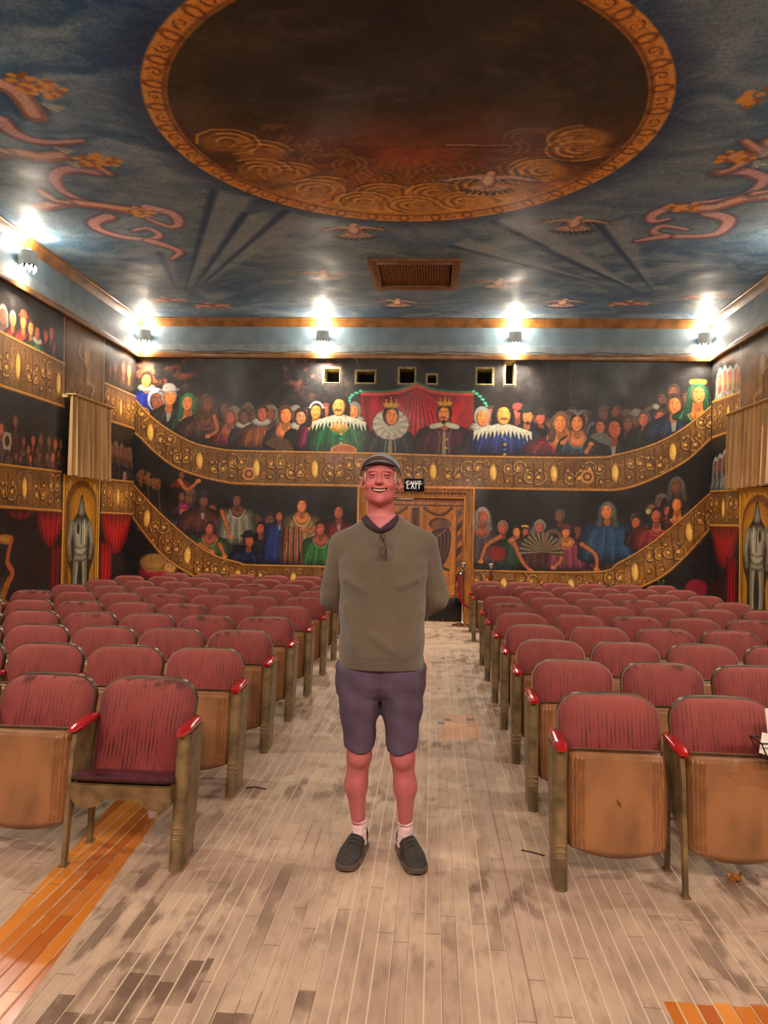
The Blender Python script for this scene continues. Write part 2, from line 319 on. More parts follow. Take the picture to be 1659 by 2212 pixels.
FIGS=[
('B',-4.733,3.801,0.218,(215,140,60),(50,32,20),(25,45,140),3.288,0.8,'r'),
('B',-4.567,3.469,0.307,(110,65,45),(150,160,175),(120,130,150),3.29,0.6,'x'),
('B',-4.355,3.535,0.269,(205,120,60),(120,115,110),(42,38,36),3.088,0.9,'hcM'),
('B',-4.032,3.437,0.243,(205,120,60),(40,110,70),(35,60,45),2.99,0.8,'bLv'),
('B',-3.734,3.415,0.255,(110,65,45),(85,60,45),(75,50,42),2.841,1.1,'bL'),
('B',-3.341,3.203,0.204,(170,85,60),(100,50,30),(110,35,40),2.745,0.85,'b'),
('B',-3.109,3.206,0.203,(110,65,45),(60,40,32),(50,44,44),2.774,0.7,'r'),
('B',-2.662,3.275,0.216,(110,65,45),(110,100,90),(45,38,35),2.806,0.6,'v'),
('B',-2.815,3.273,0.228,(170,85,60),(50,38,32),(130,70,30),2.728,0.9,'r'),
('B',-2.431,3.253,0.253,(205,120,60),(70,45,30),(60,42,34),2.709,0.8,'b'),
('B',-2.075,3.27,0.177,(110,65,45),(60,40,30),(40,30,28),2.916,0.6,''),
('B',-2.183,3.218,0.233,(190,120,80),(40,26,20),(32,26,26),2.712,0.7,'r'),
('B',-1.766,3.324,0.202,(170,85,60),(120,60,50),(40,30,30),2.82,0.6,''),
('B',-1.923,3.322,0.232,(215,140,60),(45,28,22),(105,35,60),2.716,0.8,'bLt'),
('B',-1.311,3.33,0.232,(205,120,60),(110,110,105),(28,45,34),2.701,0.7,'r'),
('B',-1.55,3.407,0.282,(215,140,60),(28,20,18),(30,85,50),2.672,1.05,'lmLb'),
('B',-0.719,3.258,0.277,(205,120,60),(35,18,14),(50,55,60),2.667,0.9,'RCK'),
('B',0.14,3.306,0.258,(205,120,60),(30,18,14),(70,30,40),2.681,1.1,'mBeCK'),
('B',0.875,3.307,0.212,(170,85,60),(70,45,35),(38,30,28),2.859,0.5,''),
('B',0.733,3.255,0.269,(205,120,60),(140,140,130),(42,34,28),2.708,0.7,'r'),
('B',1.293,3.337,0.199,(170,85,60),(110,50,40),(34,30,30),2.865,0.6,'h'),
('B',1.662,3.267,0.203,(170,85,60),(35,30,30),(30,28,32),2.871,0.6,'h'),
('B',1.441,3.289,0.228,(205,120,60),(28,26,28),(26,32,46),2.768,0.9,'hB'),
('B',1.063,3.304,0.298,(215,140,60),(28,20,18),(38,50,105),2.688,1.05,'lmL'),
('B',2.065,3.235,0.223,(170,85,60),(70,45,35),(60,30,30),2.926,0.5,''),
('B',1.976,3.184,0.277,(205,120,60),(110,80,60),(135,30,45),2.69,1.2,'bL'),
('B',2.236,3.188,0.252,(205,120,60),(32,22,20),(45,62,80),2.694,0.75,'bf'),
('B',2.577,3.131,0.202,(170,85,60),(40,30,26),(36,34,34),2.761,0.7,''),
('B',2.999,3.186,0.207,(110,65,45),(60,50,45),(32,32,34),2.768,0.7,''),
('B',3.263,3.263,0.211,(170,85,60),(70,62,58),(30,30,34),2.796,0.8,''),
('B',3.514,3.291,0.211,(170,85,60),(80,45,35),(30,32,40),2.898,0.7,''),
('B',2.795,3.109,0.276,(170,85,60),(42,34,30),(38,38,38),2.703,0.95,'c'),
('B',3.715,3.489,0.275,(205,120,60),(70,50,42),(34,44,72),2.95,1.0,'c'),
('B',4.078,3.665,0.274,(205,120,60),(40,90,62),(45,100,65),3.249,0.8,'bLvF'),
('B',-4.108,1.905,0.158,(110,65,45),(28,20,18),(40,34,38),1.613,0.7,''),
('B',-4.117,2.262,0.127,(110,65,45),(40,30,25),(120,30,30),2.045,0.9,''),
('B',-4.062,1.665,0.168,(170,85,60),(120,30,70),(50,62,85),1.309,1.0,'h'),
('B',-3.744,1.849,0.203,(110,65,45),(35,28,28),(85,42,36),1.316,1.2,'hc'),
('B',-3.177,1.86,0.182,(110,65,45),(30,20,18),(120,118,100),1.152,1.05,'b'),
('B',-2.782,1.413,0.177,(170,85,60),(40,25,20),(45,34,34),0.884,0.7,''),
('B',-3.616,1.395,0.182,(170,85,60),(40,25,20),(70,95,45),0.939,1.1,'b'),
('B',-2.976,1.22,0.202,(170,85,60),(28,26,34),(34,42,70),0.841,1.0,'h'),
('B',-2.48,1.617,0.146,(170,85,60),(40,28,22),(36,52,110),0.866,1.1,'c'),
('B',-2.116,1.793,0.206,(205,120,60),(45,30,24),(135,115,75),0.901,1.0,'b'),
('B',-1.518,1.705,0.196,(170,85,60),(34,24,22),(115,32,36),0.865,0.8,'c'),
('B',-1.803,1.435,0.196,(170,85,60),(36,24,22),(45,105,50),0.846,1.0,'b'),
('B',0.771,1.69,0.213,(170,85,60),(150,140,125),(70,55,55),0.923,0.75,'bv'),
('B',1.094,1.511,0.183,(170,85,60),(120,100,90),(50,42,34),1.227,0.6,''),
('B',1.304,1.449,0.158,(205,120,60),(34,28,24),(38,58,38),0.887,1.2,'b'),
('B',1.443,1.457,0.123,(170,85,60),(40,28,24),(60,50,30),1.235,0.7,'F'),
('B',1.674,1.541,0.173,(170,85,60),(125,120,108),(70,42,32),0.871,1.0,'v'),
('B',1.982,1.715,0.177,(110,65,45),(75,65,60),(34,32,42),1.395,0.8,''),
('B',2.398,1.503,0.177,(110,65,45),(40,32,30),(36,34,34),1.258,0.6,''),
('B',2.089,1.467,0.172,(205,120,60),(70,28,32),(125,55,70),0.882,1.1,'bh'),
('B',2.72,1.805,0.226,(205,120,60),(95,98,92),(40,70,98),1.02,1.15,'L'),
('B',3.168,1.642,0.176,(170,85,60),(50,34,30),(60,34,34),1.276,0.6,''),
('B',3.644,1.824,0.176,(170,85,60),(42,32,30),(70,40,38),1.531,0.6,''),
('B',3.478,1.752,0.2,(170,85,60),(44,36,32),(125,36,42),1.21,1.15,'bL'),
('B',3.791,1.937,0.2,(205,120,60),(60,40,32),(150,90,50),1.68,0.8,'bL'),
('L',8.359,3.79,0.202,(170,85,60),(150,140,125),(90,100,125),3.499,0.9,'v'),
('L',8.56,3.796,0.171,(205,120,60),(120,115,110),(140,45,35),3.494,0.7,''),
('L',8.79,3.834,0.184,(215,140,60),(190,50,30),(150,45,35),3.529,0.8,'h'),
('L',8.964,3.795,0.188,(205,120,60),(60,40,30),(60,40,36),3.55,0.6,''),
('L',9.311,3.795,0.166,(170,85,60),(45,34,30),(40,34,34),3.59,0.6,''),
('L',9.45,3.86,0.188,(170,85,60),(45,34,30),(45,32,32),3.583,0.6,''),
('L',9.524,3.697,0.159,(110,65,45),(60,50,46),(70,34,36),3.498,0.8,''),
('L',9.12,3.777,0.182,(170,85,60),(40,30,26),(45,105,70),3.49,0.9,'r'),
('L',11.431,3.83,0.19,(110,65,45),(70,50,36),(50,34,28),3.568,0.5,''),
('L',11.743,3.883,0.22,(170,85,60),(90,60,40),(70,45,34),3.577,0.5,''),
('L',11.968,3.879,0.248,(205,120,60),(60,40,30),(60,40,32),3.568,0.5,''),
('L',11.263,3.772,0.164,(110,65,45),(70,50,36),(50,34,28),3.537,0.5,''),
('L',8.398,2.505,0.159,(170,85,60),(50,38,34),(80,62,58),2.088,0.7,''),
('L',8.686,2.633,0.146,(110,65,45),(50,38,34),(60,36,38),2.111,0.7,''),
('L',8.871,2.415,0.131,(110,65,45),(50,38,34),(80,62,58),2.125,0.7,''),
('L',9.086,2.448,0.143,(170,85,60),(50,38,34),(60,36,38),2.142,0.7,''),
('L',9.28,2.48,0.175,(110,65,45),(50,38,34),(80,62,58),2.158,0.7,''),
('L',9.488,2.483,0.159,(110,65,45),(50,38,34),(60,36,38),2.174,0.7,''),
('L',9.639,2.47,0.162,(170,85,60),(50,38,34),(80,62,58),2.186,0.7,''),
('L',9.777,2.474,0.154,(110,65,45),(50,38,34),(60,36,38),2.197,0.7,''),
('L',8.571,2.308,0.108,(110,65,45),(50,38,34),(80,62,58),2.101,0.7,''),
('L',8.983,2.332,0.113,(170,85,60),(50,38,34),(60,36,38),2.133,0.7,''),
('L',9.204,2.335,0.116,(110,65,45),(50,38,34),(80,62,58),2.151,0.7,''),
('L',9.439,2.288,0.129,(110,65,45),(50,38,34),(60,36,38),2.169,0.7,''),
('L',9.6,2.293,0.141,(170,85,60),(50,38,34),(80,62,58),2.182,0.7,''),
('L',8.726,2.223,0.11,(110,65,45),(50,38,34),(60,36,38),2.113,0.7,''),
('L',9.265,2.272,0.136,(110,65,45),(50,38,34),(80,62,58),2.156,0.7,''),
('L',9.044,2.223,0.114,(170,85,60),(50,38,34),(60,36,38),2.138,0.7,''),
('L',9.743,2.347,0.123,(110,65,45),(50,38,34),(80,62,58),2.194,0.7,''),
('L',8.813,2.203,0.093,(110,65,45),(50,38,34),(60,36,38),2.119,0.7,''),
('L',11.316,2.568,0.213,(110,65,45),(110,80,65),(45,36,36),2.095,0.6,'v'),
('L',11.534,2.578,0.229,(110,65,45),(110,80,65),(45,36,36),2.108,0.6,'v'),
('L',11.756,2.563,0.221,(110,65,45),(110,80,65),(45,36,36),2.121,0.6,'v'),
('L',11.93,2.542,0.199,(110,65,45),(110,80,65),(45,36,36),2.131,0.6,'v'),
('L',12.076,2.543,0.226,(110,65,45),(110,80,65),(45,36,36),2.14,0.6,'v'),
('L',11.905,2.19,0.137,(170,85,60),(140,130,120),(90,70,60),2.103,0.8,'v'),
('R',11.29,3.789,0.25,(170,85,60),(160,160,150),(150,150,142),3.403,0.6,'v'),
('R',11.147,3.738,0.224,(170,85,60),(160,160,150),(150,150,142),3.38,0.6,'v'),
('R',11.525,3.801,0.256,(170,85,60),(160,160,150),(150,150,142),3.442,0.6,'v'),
('R',11.721,3.84,0.26,(170,85,60),(160,160,150),(150,150,142),3.474,0.6,'v'),
('R',11.916,3.842,0.265,(170,85,60),(160,160,150),(150,150,142),3.506,0.6,'v'),
('R',11.35,2.532,0.227,(110,65,45),(150,150,140),(125,125,118),2.124,0.62,'v'),
('R',11.479,2.52,0.23,(110,65,45),(150,150,140),(125,125,118),2.13,0.62,'v'),
('R',12.04,2.518,0.241,(110,65,45),(150,150,140),(125,125,118),2.157,0.62,'v'),
('R',11.86,2.54,0.261,(110,65,45),(150,150,140),(125,125,118),2.149,0.62,'v'),
('R',11.662,2.582,0.257,(110,65,45),(150,150,140),(125,125,118),2.139,0.62,'v'),
]
BAND_U=([(-5.014,3.528),(-4.907,3.46),(-4.664,3.212),(-4.345,2.986),(-3.95,2.787),(-3.534,2.691),(-3.069,2.661),(-1.187,2.657),(0.444,2.633),(2.404,2.64),(2.886,2.704),(3.365,2.847),(3.722,3.024),(4.029,3.248),(4.323,3.509)],[(-4.998,2.977),(-4.838,2.876),(-4.596,2.649),(-4.251,2.4),(-3.858,2.254),(-3.417,2.16),(-3.005,2.129),(-1.175,2.13),(0.454,2.131),(2.412,2.135),(2.895,2.152),(3.254,2.256),(3.611,2.434),(3.966,2.66),(4.318,3.008)])
BAND_LL=([(-4.974,2.144),(-4.813,1.981),(-4.571,1.731),(-4.171,1.383),(-3.775,1.087),(-3.488,0.942),(-3.126,0.85),(-2.869,0.818),(-1.171,0.829)],[(-4.959,1.621),(-4.688,1.269),(-4.34,0.896),(-3.892,0.628),(-3.578,0.459),(-3.268,0.392),(-2.858,0.378),(-1.161,0.399)])
BAND_LR=([(0.598,0.819),(2.53,0.844),(2.914,1.0),(3.389,1.305),(3.861,1.706),(4.33,2.154)],[(0.607,0.399),(2.537,0.428),(2.922,0.487),(3.279,0.644),(3.635,0.848),(3.987,1.198),(4.337,1.619)])
L_BU1=[(7.21,3.619),(9.841,3.542),(9.854,2.982),(7.241,2.992)]
L_PIL=[(9.846,4.169),(10.989,4.145),(11.083,3.139),(9.888,3.133)]
L_BU2=[(11.096,3.527),(12.267,3.526),(12.232,2.994),(11.131,2.994)]
L_BM1=[(7.287,2.083),(9.821,2.116),(9.852,1.6),(7.309,1.634)]
L_BM2=[(11.044,2.099),(12.301,2.126),(12.266,1.598),(11.077,1.602)]
L_NICHE=[(9.874,2.089),(11.007,2.093),(11.054,0.088),(9.915,0.218)]
L_DR1=[(9.218,1.577),(9.831,1.589),(9.864,1.051),(9.766,0.235),(9.56,0.259),(9.631,1.099),(9.468,1.144),(9.281,1.344)]
L_DR2=[(11.094,1.586),(12.221,1.59),(12.126,1.279),(11.956,1.006),(11.806,0.957),(11.654,0.991),(11.442,1.118),(11.553,0.753),(11.573,0.028),(11.124,0.08)]
L_SW=[(8.546,1.579),(9.192,1.577),(9.103,1.508),(8.925,1.474),(8.716,1.503)]
L_KN=[(10.439,1.798),(10.478,1.031),(10.489,0.481),(10.544,1.515),(10.229,1.254)]
L_URN=[(8.432,1.304),(8.694,1.292),(8.693,1.191),(8.438,1.206),(8.565,0.644),(8.726,0.722),(8.682,0.908),(8.64,1.056)]
R_BU=[(12.213,3.533),(11.138,3.492),(9.623,3.438),(9.608,2.88),(11.29,2.977),(12.211,2.978)]
R_PIL=[(11.131,4.092),(9.641,4.095),(9.613,3.072),(11.127,3.156)]
R_BM=[(12.28,2.145),(11.147,2.115),(9.586,2.078),(9.574,1.623),(11.13,1.61),(12.286,1.619)]
R_NICHE=[(11.119,2.103),(9.586,2.078),(9.545,0.53),(11.059,0.356)]
R_DR=[(12.217,1.595),(11.129,1.594),(11.07,0.355),(11.578,0.297),(11.539,0.873),(11.427,1.084),(11.727,1.0),(12.02,1.152),(12.161,1.365)]
R_KN=[(10.523,1.918),(10.484,1.148),(10.443,0.633)]
CANOPY=[(-1.219,3.641),(-0.764,3.6),(-0.434,3.705),(-0.311,3.799),(-0.176,3.708),(0.155,3.638),(0.584,3.655),(0.613,2.679),(-1.206,2.663)]
B_MISC={'swagL':[(-0.325,3.799),(-0.545,3.704),(-0.839,3.655),(-1.191,3.651),(-1.357,3.566),(-1.401,3.454)],'swagR':[(-0.298,3.799),(-0.085,3.709),(0.228,3.666),(0.575,3.664),(0.704,3.57),(0.807,3.433)],'fanL':[(-2.586,2.782)],'fan':[(1.675,1.167),(1.67,1.462)],'fan2':[(2.58,2.958)],'cat':[(-4.519,0.815),(-4.283,0.745),(-4.437,0.677),(-4.202,0.62)],'fruit':[(-4.727,2.187),(-4.542,2.101)],'redball':[(1.016,1.101)],'skirt':[(0.921,0.951),(1.631,0.944),(2.237,1.008),(2.935,1.172)],'gskirt':[(-3.06,1.306),(-1.794,1.059),(-2.265,1.148),(-2.085,1.026)],'redc':[(4.101,0.69),(3.66,0.739)],'hatb':[(1.879,1.344)],'drum':[(-1.466,2.723)],'emb':[(-2.998,2.294),(2.401,2.344)],'moon':[(3.35,1.818)],'arms':[[(1.06,1.374),(0.842,1.221),(0.76,0.971)],[(1.283,1.256),(1.41,0.988),(1.535,0.843)],[(1.966,1.272),(2.018,1.052),(1.899,0.901)],[(2.33,1.28),(2.55,1.114),(2.566,0.894)],[(-3.599,3.225),(-3.542,2.997),(-3.694,2.893)],[(-3.43,1.678),(-3.347,1.451),(-3.291,1.275)],[(-3.776,1.138),(-3.567,1.016)],[(-3.454,1.145),(-3.359,0.945)],[(-1.917,1.457),(-1.966,1.381),(-2.094,1.428)],[(2.056,3.074),(2.106,2.976),(2.011,2.876)],[(2.378,2.733),(2.448,2.858)],[(-4.141,2.172),(-4.007,2.022),(-3.83,2.165)]]}
C_FIG=[[(-3.455,5.558),(-3.325,5.716),(-3.32,5.912),(-3.355,6.084)],[(-4.021,6.718),(-3.827,6.722),(-3.667,6.791),(-3.482,6.772)],[(-4.238,7.879),(-3.893,7.796),(-3.62,7.857),(-3.318,7.979)],[(2.791,6.632),(2.742,6.79),(2.673,6.913),(2.553,6.911)],[(3.335,7.701),(3.012,7.776),(2.775,7.993),(2.45,7.99)]]
C_HAIR=[(-3.089,5.691),(-3.165,5.627),(-3.22,6.866),(-3.142,6.89),(-3.229,8.01),(2.593,6.912),(2.435,5.96),(2.474,7.99)]
C_LEGS=[[(-4.047,7.515),(-4.013,7.737),(-3.893,7.796)],[(-3.984,6.654),(-3.935,6.72)],[(2.815,6.874),(2.561,6.627)],[(3.059,7.671),(3.167,7.621)],[(2.707,7.0),(2.644,7.154),(2.565,7.221)],[(-3.383,6.931),(-3.237,7.003),(-3.175,7.146)]]
C_WING=[(-3.429,6.623),(-3.464,6.893),(-3.178,5.915),(2.781,6.791),(2.808,7.001)]
C_RIB=[[(-3.679,6.148),(-3.686,6.355),(-3.576,6.497),(-3.384,6.533),(-3.15,6.506)],[(-3.279,7.096),(-3.453,7.032),(-3.641,7.09),(-3.772,7.26),(-3.818,7.519),(-3.697,7.753),(-3.445,7.918)],[(-3.094,7.922),(-2.896,8.075),(-2.891,8.327),(-3.029,8.457),(-3.209,8.227)],[(-3.625,8.16),(-3.853,8.318),(-3.889,8.518),(-3.732,8.729),(-3.435,8.825),(-3.249,8.697),(-3.308,8.489),(-3.496,8.555)],[(-3.427,8.876),(-3.268,9.065),(-3.197,9.261),(-3.369,9.482)],[(2.562,7.212),(2.786,7.202),(3.022,7.37),(2.992,7.67),(2.762,7.827),(2.553,7.879)],[(2.357,7.988),(2.232,8.162),(2.271,8.345),(2.423,8.284)],[(2.78,8.138),(3.059,8.322),(3.053,8.708),(2.645,8.773),(2.386,8.669),(2.405,8.472),(2.707,8.572)],[(2.517,8.772),(2.246,8.91)]]
C_DOVE=[((-0.96,8.542),0.62,0),((1.463,8.368),0.66,0.1),((0.461,7.329),0.8,0),((-1.521,10.084),0.6,0.25),((0.821,10.412),0.6,0),((-0.6,11.333),0.55,0.3),((1.82,11.309),0.5,0)]
C_CHER=[(-4.034,11.249),(-3.448,11.544),(2.811,11.357),(3.778,11.012)]
C_RAYS=[[(-3.637,10.796),(-2.085,7.597)],[(-3.467,10.688),(-1.957,8.178)],[(-3.383,10.635),(-1.491,8.121)],[(-3.736,10.689),(-3.38,9.301)],[(3.001,10.858),(1.855,8.341)],[(2.872,10.965),(0.732,8.206)],[(2.936,10.965),(1.357,9.087)],[(2.416,10.654),(0.241,8.934)]]
XL, XR, YB, ZC = -4.907, 4.283, 12.27, 4.82
YF = -3.0
paint_wall = paint_mat('mural_paint', .42, .2, .3, WG)
paint_ceil = paint_mat('ceiling_paint', .6, .04, .25, CG)
def grain(X, Y, s=9, seed=3, lo=.7, hi=1.3): return lo+(hi-lo)*fbm(X*s+50, Y*s+50, seed, 5)
# ---- back wall mural
def back_wall():
    g = 1/132.
    xs = np.arange(XL, XR+g*.5, g); xs[-1] = XR
    zs = np.concatenate([[0, .15, .3], np.arange(.45, 4.2, g), [4.25, ZC]])
    cv = Canvas(xs, zs, (23, 19, 18)); X, Y = np.meshgrid(xs, zs)
    n = fbm(X*1.3+9, Y*1.3+5, 21, 5); k = grain(X, Y, 14, 22, .55, 1.5)
    cv.I *= (k*(.7+.9*np.clip(n-.3, 0, 1)))[..., None]
    # scumbled red-brown and grey brushwork near the top
    f = np.clip(fbm(X*9+3, Y*9+8, 31, 4)*2-1.0, 0, 1)
    m = f*np.clip((Y-3.1)/.8, 0, 1)*np.clip(1-np.abs(X+2.05)/1.1, 0, 1)*1.5; cv.I = cv.I*(1-m[..., None])+np.array((120, 62, 48))/255.*m[..., None]
    m = f*np.clip((Y-3.3)/.5, 0, 1)*np.clip((-X-3.4)/1., 0, 1)*1.7; m = np.clip(m, 0, 1); cv.I = cv.I*(1-m[..., None])+np.array((150, 75, 40))/255.*m[..., None]
    f2 = np.clip(fbm(X*3+13, Y*2+8, 41, 5)*2.2-1.05, 0, 1)*np.clip((Y-3.0)/.7, 0, 1)*.45
    cv.I = cv.I*(1-f2[..., None])+np.array((105, 100, 96))/255.*f2[..., None]
    # streaks
    for k in range(26):
        y = .7+1.4*rng.random(); x = -4+8*rng.random(); l = .3+.8*rng.random()
        cv.stroke([(x, y), (x+l, y+.02*rng.normal())], .004, .004, (110, 100, 92), .25)
    M = B_MISC
    # royal box
    cv.poly(smooth(CANOPY, 1), (150, 24, 30), 1, .01, (96, 14, 20), lambda X, Y: .6+.8*fbm(X*7, Y*2, 12, 4))
    for k in range(34):
        u = (k+.5)/34*2-1; x1 = -.3+u*.86; cv.stroke(smooth([(-.31+u*.06, 3.76-abs(u)*.1), (-.3+u*.5, 3.35), (x1, 2.72)], 4, False), .012, .035, (214, 50, 48) if k % 2 else (70, 8, 14), .5)
    for s_ in (-1, 1):
        cv.poly(smooth([(-.305+s_*.9, 3.6), (-.305+s_*.82, 3.2), (-.305+s_*.86, 3.0), (-.305+s_*.72, 2.69), (-.305+s_*.9, 2.68)], 3), (176, 62, 42), .85, .015, (120, 24, 22))
    for nm in ('swagL', 'swagR'):
        P = smooth(M[nm][:4], 4, False); cv.stroke([p-np.array((0, .04)) for p in P], .06, .045, (176, 60, 48), 1, .012); cv.stroke(P, .03, .03, (38, 108, 72), 1, .01)
        P = smooth(M[nm][3:], 8, False)
        for i, p in enumerate(P): cv.ell(p[0], p[1]+.012*(i % 3), .022, .02, (60, 165, 120) if i % 3 else (24, 80, 60), 1)
    cv.stroke([(-1.2, 2.72), (.6, 2.72)], .12, .12, (64, 14, 22), .9)
    figs = [f for f in FIGS if f[0] == 'B']
    # wide skirts and table forms sit behind the figures
    for (x, y), c, rx, ry in ((M['skirt'][0], (66, 64, 52), .5, .22), (M['skirt'][1], (74, 40, 30), .42, .16), (M['skirt'][2], (92, 38, 44), .55, .2), (M['skirt'][3], (30, 46, 70), .36, .32), (M['gskirt'][0], (42, 84, 54), .38, .36), (M['gskirt'][1], (78, 80, 62), .4, .3), (M['gskirt'][2], (140, 26, 26), .17, .4), (M['gskirt'][3], (92, 28, 26), .3, .3)):
        cv.ell(x, y, rx, ry, sh(c, .6), 1, 0, .02)
        for k in range(18):
            a = PI*(k+.5)/18; cv.stroke([(x, y+ry*.8), (x+rx*math.cos(a)*1.0, y+ry*.7-1.5*ry*math.sin(a))], .01, .035, sh(c, 1.5 if k % 2 else .4), .6, .012)
    for k in range(130):
        x = M['gskirt'][0][0]+rng.normal()*.15; y = M['gskirt'][0][1]+rng.normal()*.13; cv.ell(x, y, .009, .009, (170, 175, 140), .7)
        x = M['skirt'][0][0]+rng.normal()*.2; y = M['skirt'][0][1]+rng.normal()*.08; cv.ell(x, y, .013, .009, (150, 145, 110), .5)
    q = random.Random(17)   # dim rows of spectators behind the front ones
    def crowd(tops, x0, x1, n, up, skip=None):
        T = np.array(tops)
        for k in range(n):
            x = x0+(x1-x0)*(k+q.random()*.6)/n
            if skip and skip[0] < x < skip[1]: continue
            y = float(np.interp(x, T[:, 0], T[:, 1]))+up[0]+(up[1]-up[0])*q.random(); s_ = q.choice(((104, 62, 42), (128, 74, 48), (88, 56, 44)))
            fig(cv, x, y, .2+.05*q.random(), s_, q.choice(((44, 32, 28), (70, 54, 46), (92, 84, 78))), q.choice(((44, 30, 30), (34, 36, 44), (58, 36, 30), (36, 42, 34))), y-.5, .7, q.choice(('', 'r', 'v', 'h', 'c')))
    crowd(BAND_U[0], -4.0, 4.0, 46, (.42, .68), (-1.25, .65)); crowd(BAND_LL[0], -4.0, -1.4, 14, (.35, .75)); crowd(BAND_LR[0], .8, 3.9, 15, (.35, .7))
    for f in figs:
        g_ = list(f); g_[3] *= 1.12; fig(cv, *g_[1:])
    for k in range(8): cv.stroke([(M['gskirt'][2][0]+(k-3.5)*.04, 1.45), (M['gskirt'][2][0]+(k-3.5)*.046, .87)], .022, .022, (165, 40, 34) if k % 2 else (60, 14, 14), .9)
    for P in M['arms']:
        cv.stroke(smooth(P, 4, False), .085, .055, (92, 48, 28), 1, .01); cv.stroke(smooth(P, 4, False), .06, .04, (176, 98, 54), 1, .015); cv.ell(P[-1][0], P[-1][1], .045, .035, (190, 110, 60), 1)
    for k in range(28):  # open fans
        a = PI*(-.62+1.0*k/27)+PI*.5
        x, y = M['fan'][0]; cv.stroke([(x+.05, y-.02), (x+.02+.33*math.cos(a+.35), y-.06+.33*math.sin(a+.35))], .012, .036, (128, 114, 84) if k % 2 else (62, 52, 38), .95)
        x, y = M['fanL'][0]; cv.stroke([(x+.06, y-.1), (x+.05+.24*math.cos(a*.9), y-.1+.2*math.sin(a*.9))], .008, .026, (108, 80, 50) if k % 2 else (50, 34, 24), .9)
        x, y = M['fan2'][0]; cv.stroke([(x, y-.07), (x+.17*math.cos(a*.9), y-.07+.15*math.sin(a*.9))], .006, .02, (112, 118, 104) if k % 2 else (60, 62, 56), .9)
    x, y = M['hatb'][0]; cv.ell(x, y, .13, .13, (120, 84, 58), 1, .5, .012, ring=.05)
    x, y = M['drum'][0]; cv.ell(x, y-.03, .2, .1, (165, 80, 34), 1); cv.ell(x, y-.03, .2, .1, (210, 150, 80), .9, 0, None, .014)
    # fruit, cat on a cushion, dark cat
    for (x, y), r in zip(M['fruit'], (.13, .08)):
        for k in range(26): a = rng.random()*7; d = r*rng.random()**.5; cv.ell(x+d*math.cos(a), y+d*math.sin(a), .034, .034, (128, 78, 34) if k % 3 else (92, 50, 24), .9, 0, .02)
        cv.stroke([(x+.06, y-.1), (x+.1, y-.55)], .012, .012, (110, 84, 50), .8)
    (x, y), (hx, hy), (qx, qy), (px_, py_) = M['cat']
    cv.ell(qx, qy-.03, .34, .13, (84, 10, 22), 1); cv.ell(qx-.02, qy, .3, .1, (160, 24, 44), 1, 0, .05)
    cv.ell(x, y, .25, .15, (92, 62, 28), 1); cv.ell(x, y+.02, .23, .125, (160, 116, 58), 1, 0, .05); cv.ell(hx+.02, hy, .12, .105, (74, 46, 20), .9, 0, .03); cv.ell(hx+.02, hy, .1, .085, (186, 138, 74), 1, 0, .02)
    for s_ in (-1, 1): cv.poly([(hx+.02+s_*.08, hy+.11), (hx+.02+s_*.09, hy+.03), (hx+.02+s_*.03, hy+.07)], (150, 104, 52)); cv.ell(hx+.02+s_*.035, hy+.01, .014, .008, (50, 50, 20), .9)
    for k in range(12): cv.stroke(smooth([(x-.2+.035*k, y+.11-.003*(k-6)**2), (x-.17+.035*k, y+.02)], 3, False), .01, .006, (100, 66, 30), .6)
    cv.stroke(smooth([(x-.2, y-.05), (x-.1, y-.13), (x+.15, y-.12), (px_, py_)], 4, False), .05, .03, (146, 100, 46), 1)
    (x, y), (hx, hy) = M['redc']; cv.ell(x, y-.06, .17, .15, (140, 20, 44), 1, 0, .03); cv.ell(hx, hy-.02, .2, .12, (16, 14, 16), 1)
    for s_ in (-1, 1): cv.ell(hx-.1+s_*.04, hy, .013, .011, (130, 170, 60), 1)
    cv.ell(hx-.1, hy-.05, .06, .035, (70, 72, 70), .6, 0, .02); cv.ell(hx-.35, hy-.02, .07, .06, (130, 16, 50), .9, 0, .02)
    x, y = M['moon'][0]; cv.ell(x, y, .042, .042, (170, 160, 110), 1)
    x, y = M['redball'][0]; cv.ell(x, y, .13, .12, (130, 30, 18), 1, 0, .04)
    band(cv, *BAND_U, base=(184, 126, 56), seg=.32, seed=5)
    band(cv, *BAND_LL, base=(184, 118, 44), seg=.3, seed=6); band(cv, *BAND_LR, base=(194, 128, 46), seg=.34, seed=8)
    for x, y in M['emb']:
        cv.poly([(x-.1, y+.05), (x-.06, y+.1), (x+.06, y+.1), (x+.1, y+.05), (x+.1, y-.05), (x+.06, y-.1), (x-.06, y-.1), (x-.1, y-.05)], (190, 130, 66), 1); cv.ell(x, y, .07, .07, (96, 52, 22), 1); cv.ell(x, y, .04, .04, (190, 128, 60), 1)
    # carved wood round the doorway
    HB = [(-1.81, -1.56, 3.79, 4.02), (-1.29, -.99, 3.79, 3.98), (-.6, -.35, 3.79, 4.03), (-.15, 0, 3.79, 3.93), (.64, .89, 3.79, 4.04), (1.09, 1.23, 3.79, 4.165)]
    for x0, x1, z0, z1 in HB: cv.poly([(x0-.03, z0-.03), (x1+.03, z0-.03), (x1+.03, z1+.03), (x0-.03, z1+.03)], (120, 105, 80), .8, .02)
    cv.stroke(smooth([(2.15, 4.1), (2.1, 3.7), (2.2, 3.4), (2.35, 3.1)], 5, False), .012, .006, (110, 100, 90), .6)
    def keep(cx, cz):
        k = np.ones(cx.shape, bool)
        for x0, x1, z0, z1 in HB: k &= ~((cx > x0) & (cx < x1) & (cz > z0) & (cz < z1))
        return k & ~((cx > -1.06) & (cx < .48) & (cz < 1.96))
    o = wall_mesh('wall_back', cv, lambda X, Z: np.stack([X, np.full_like(X, YB), Z], -1), paint_wall, keep)
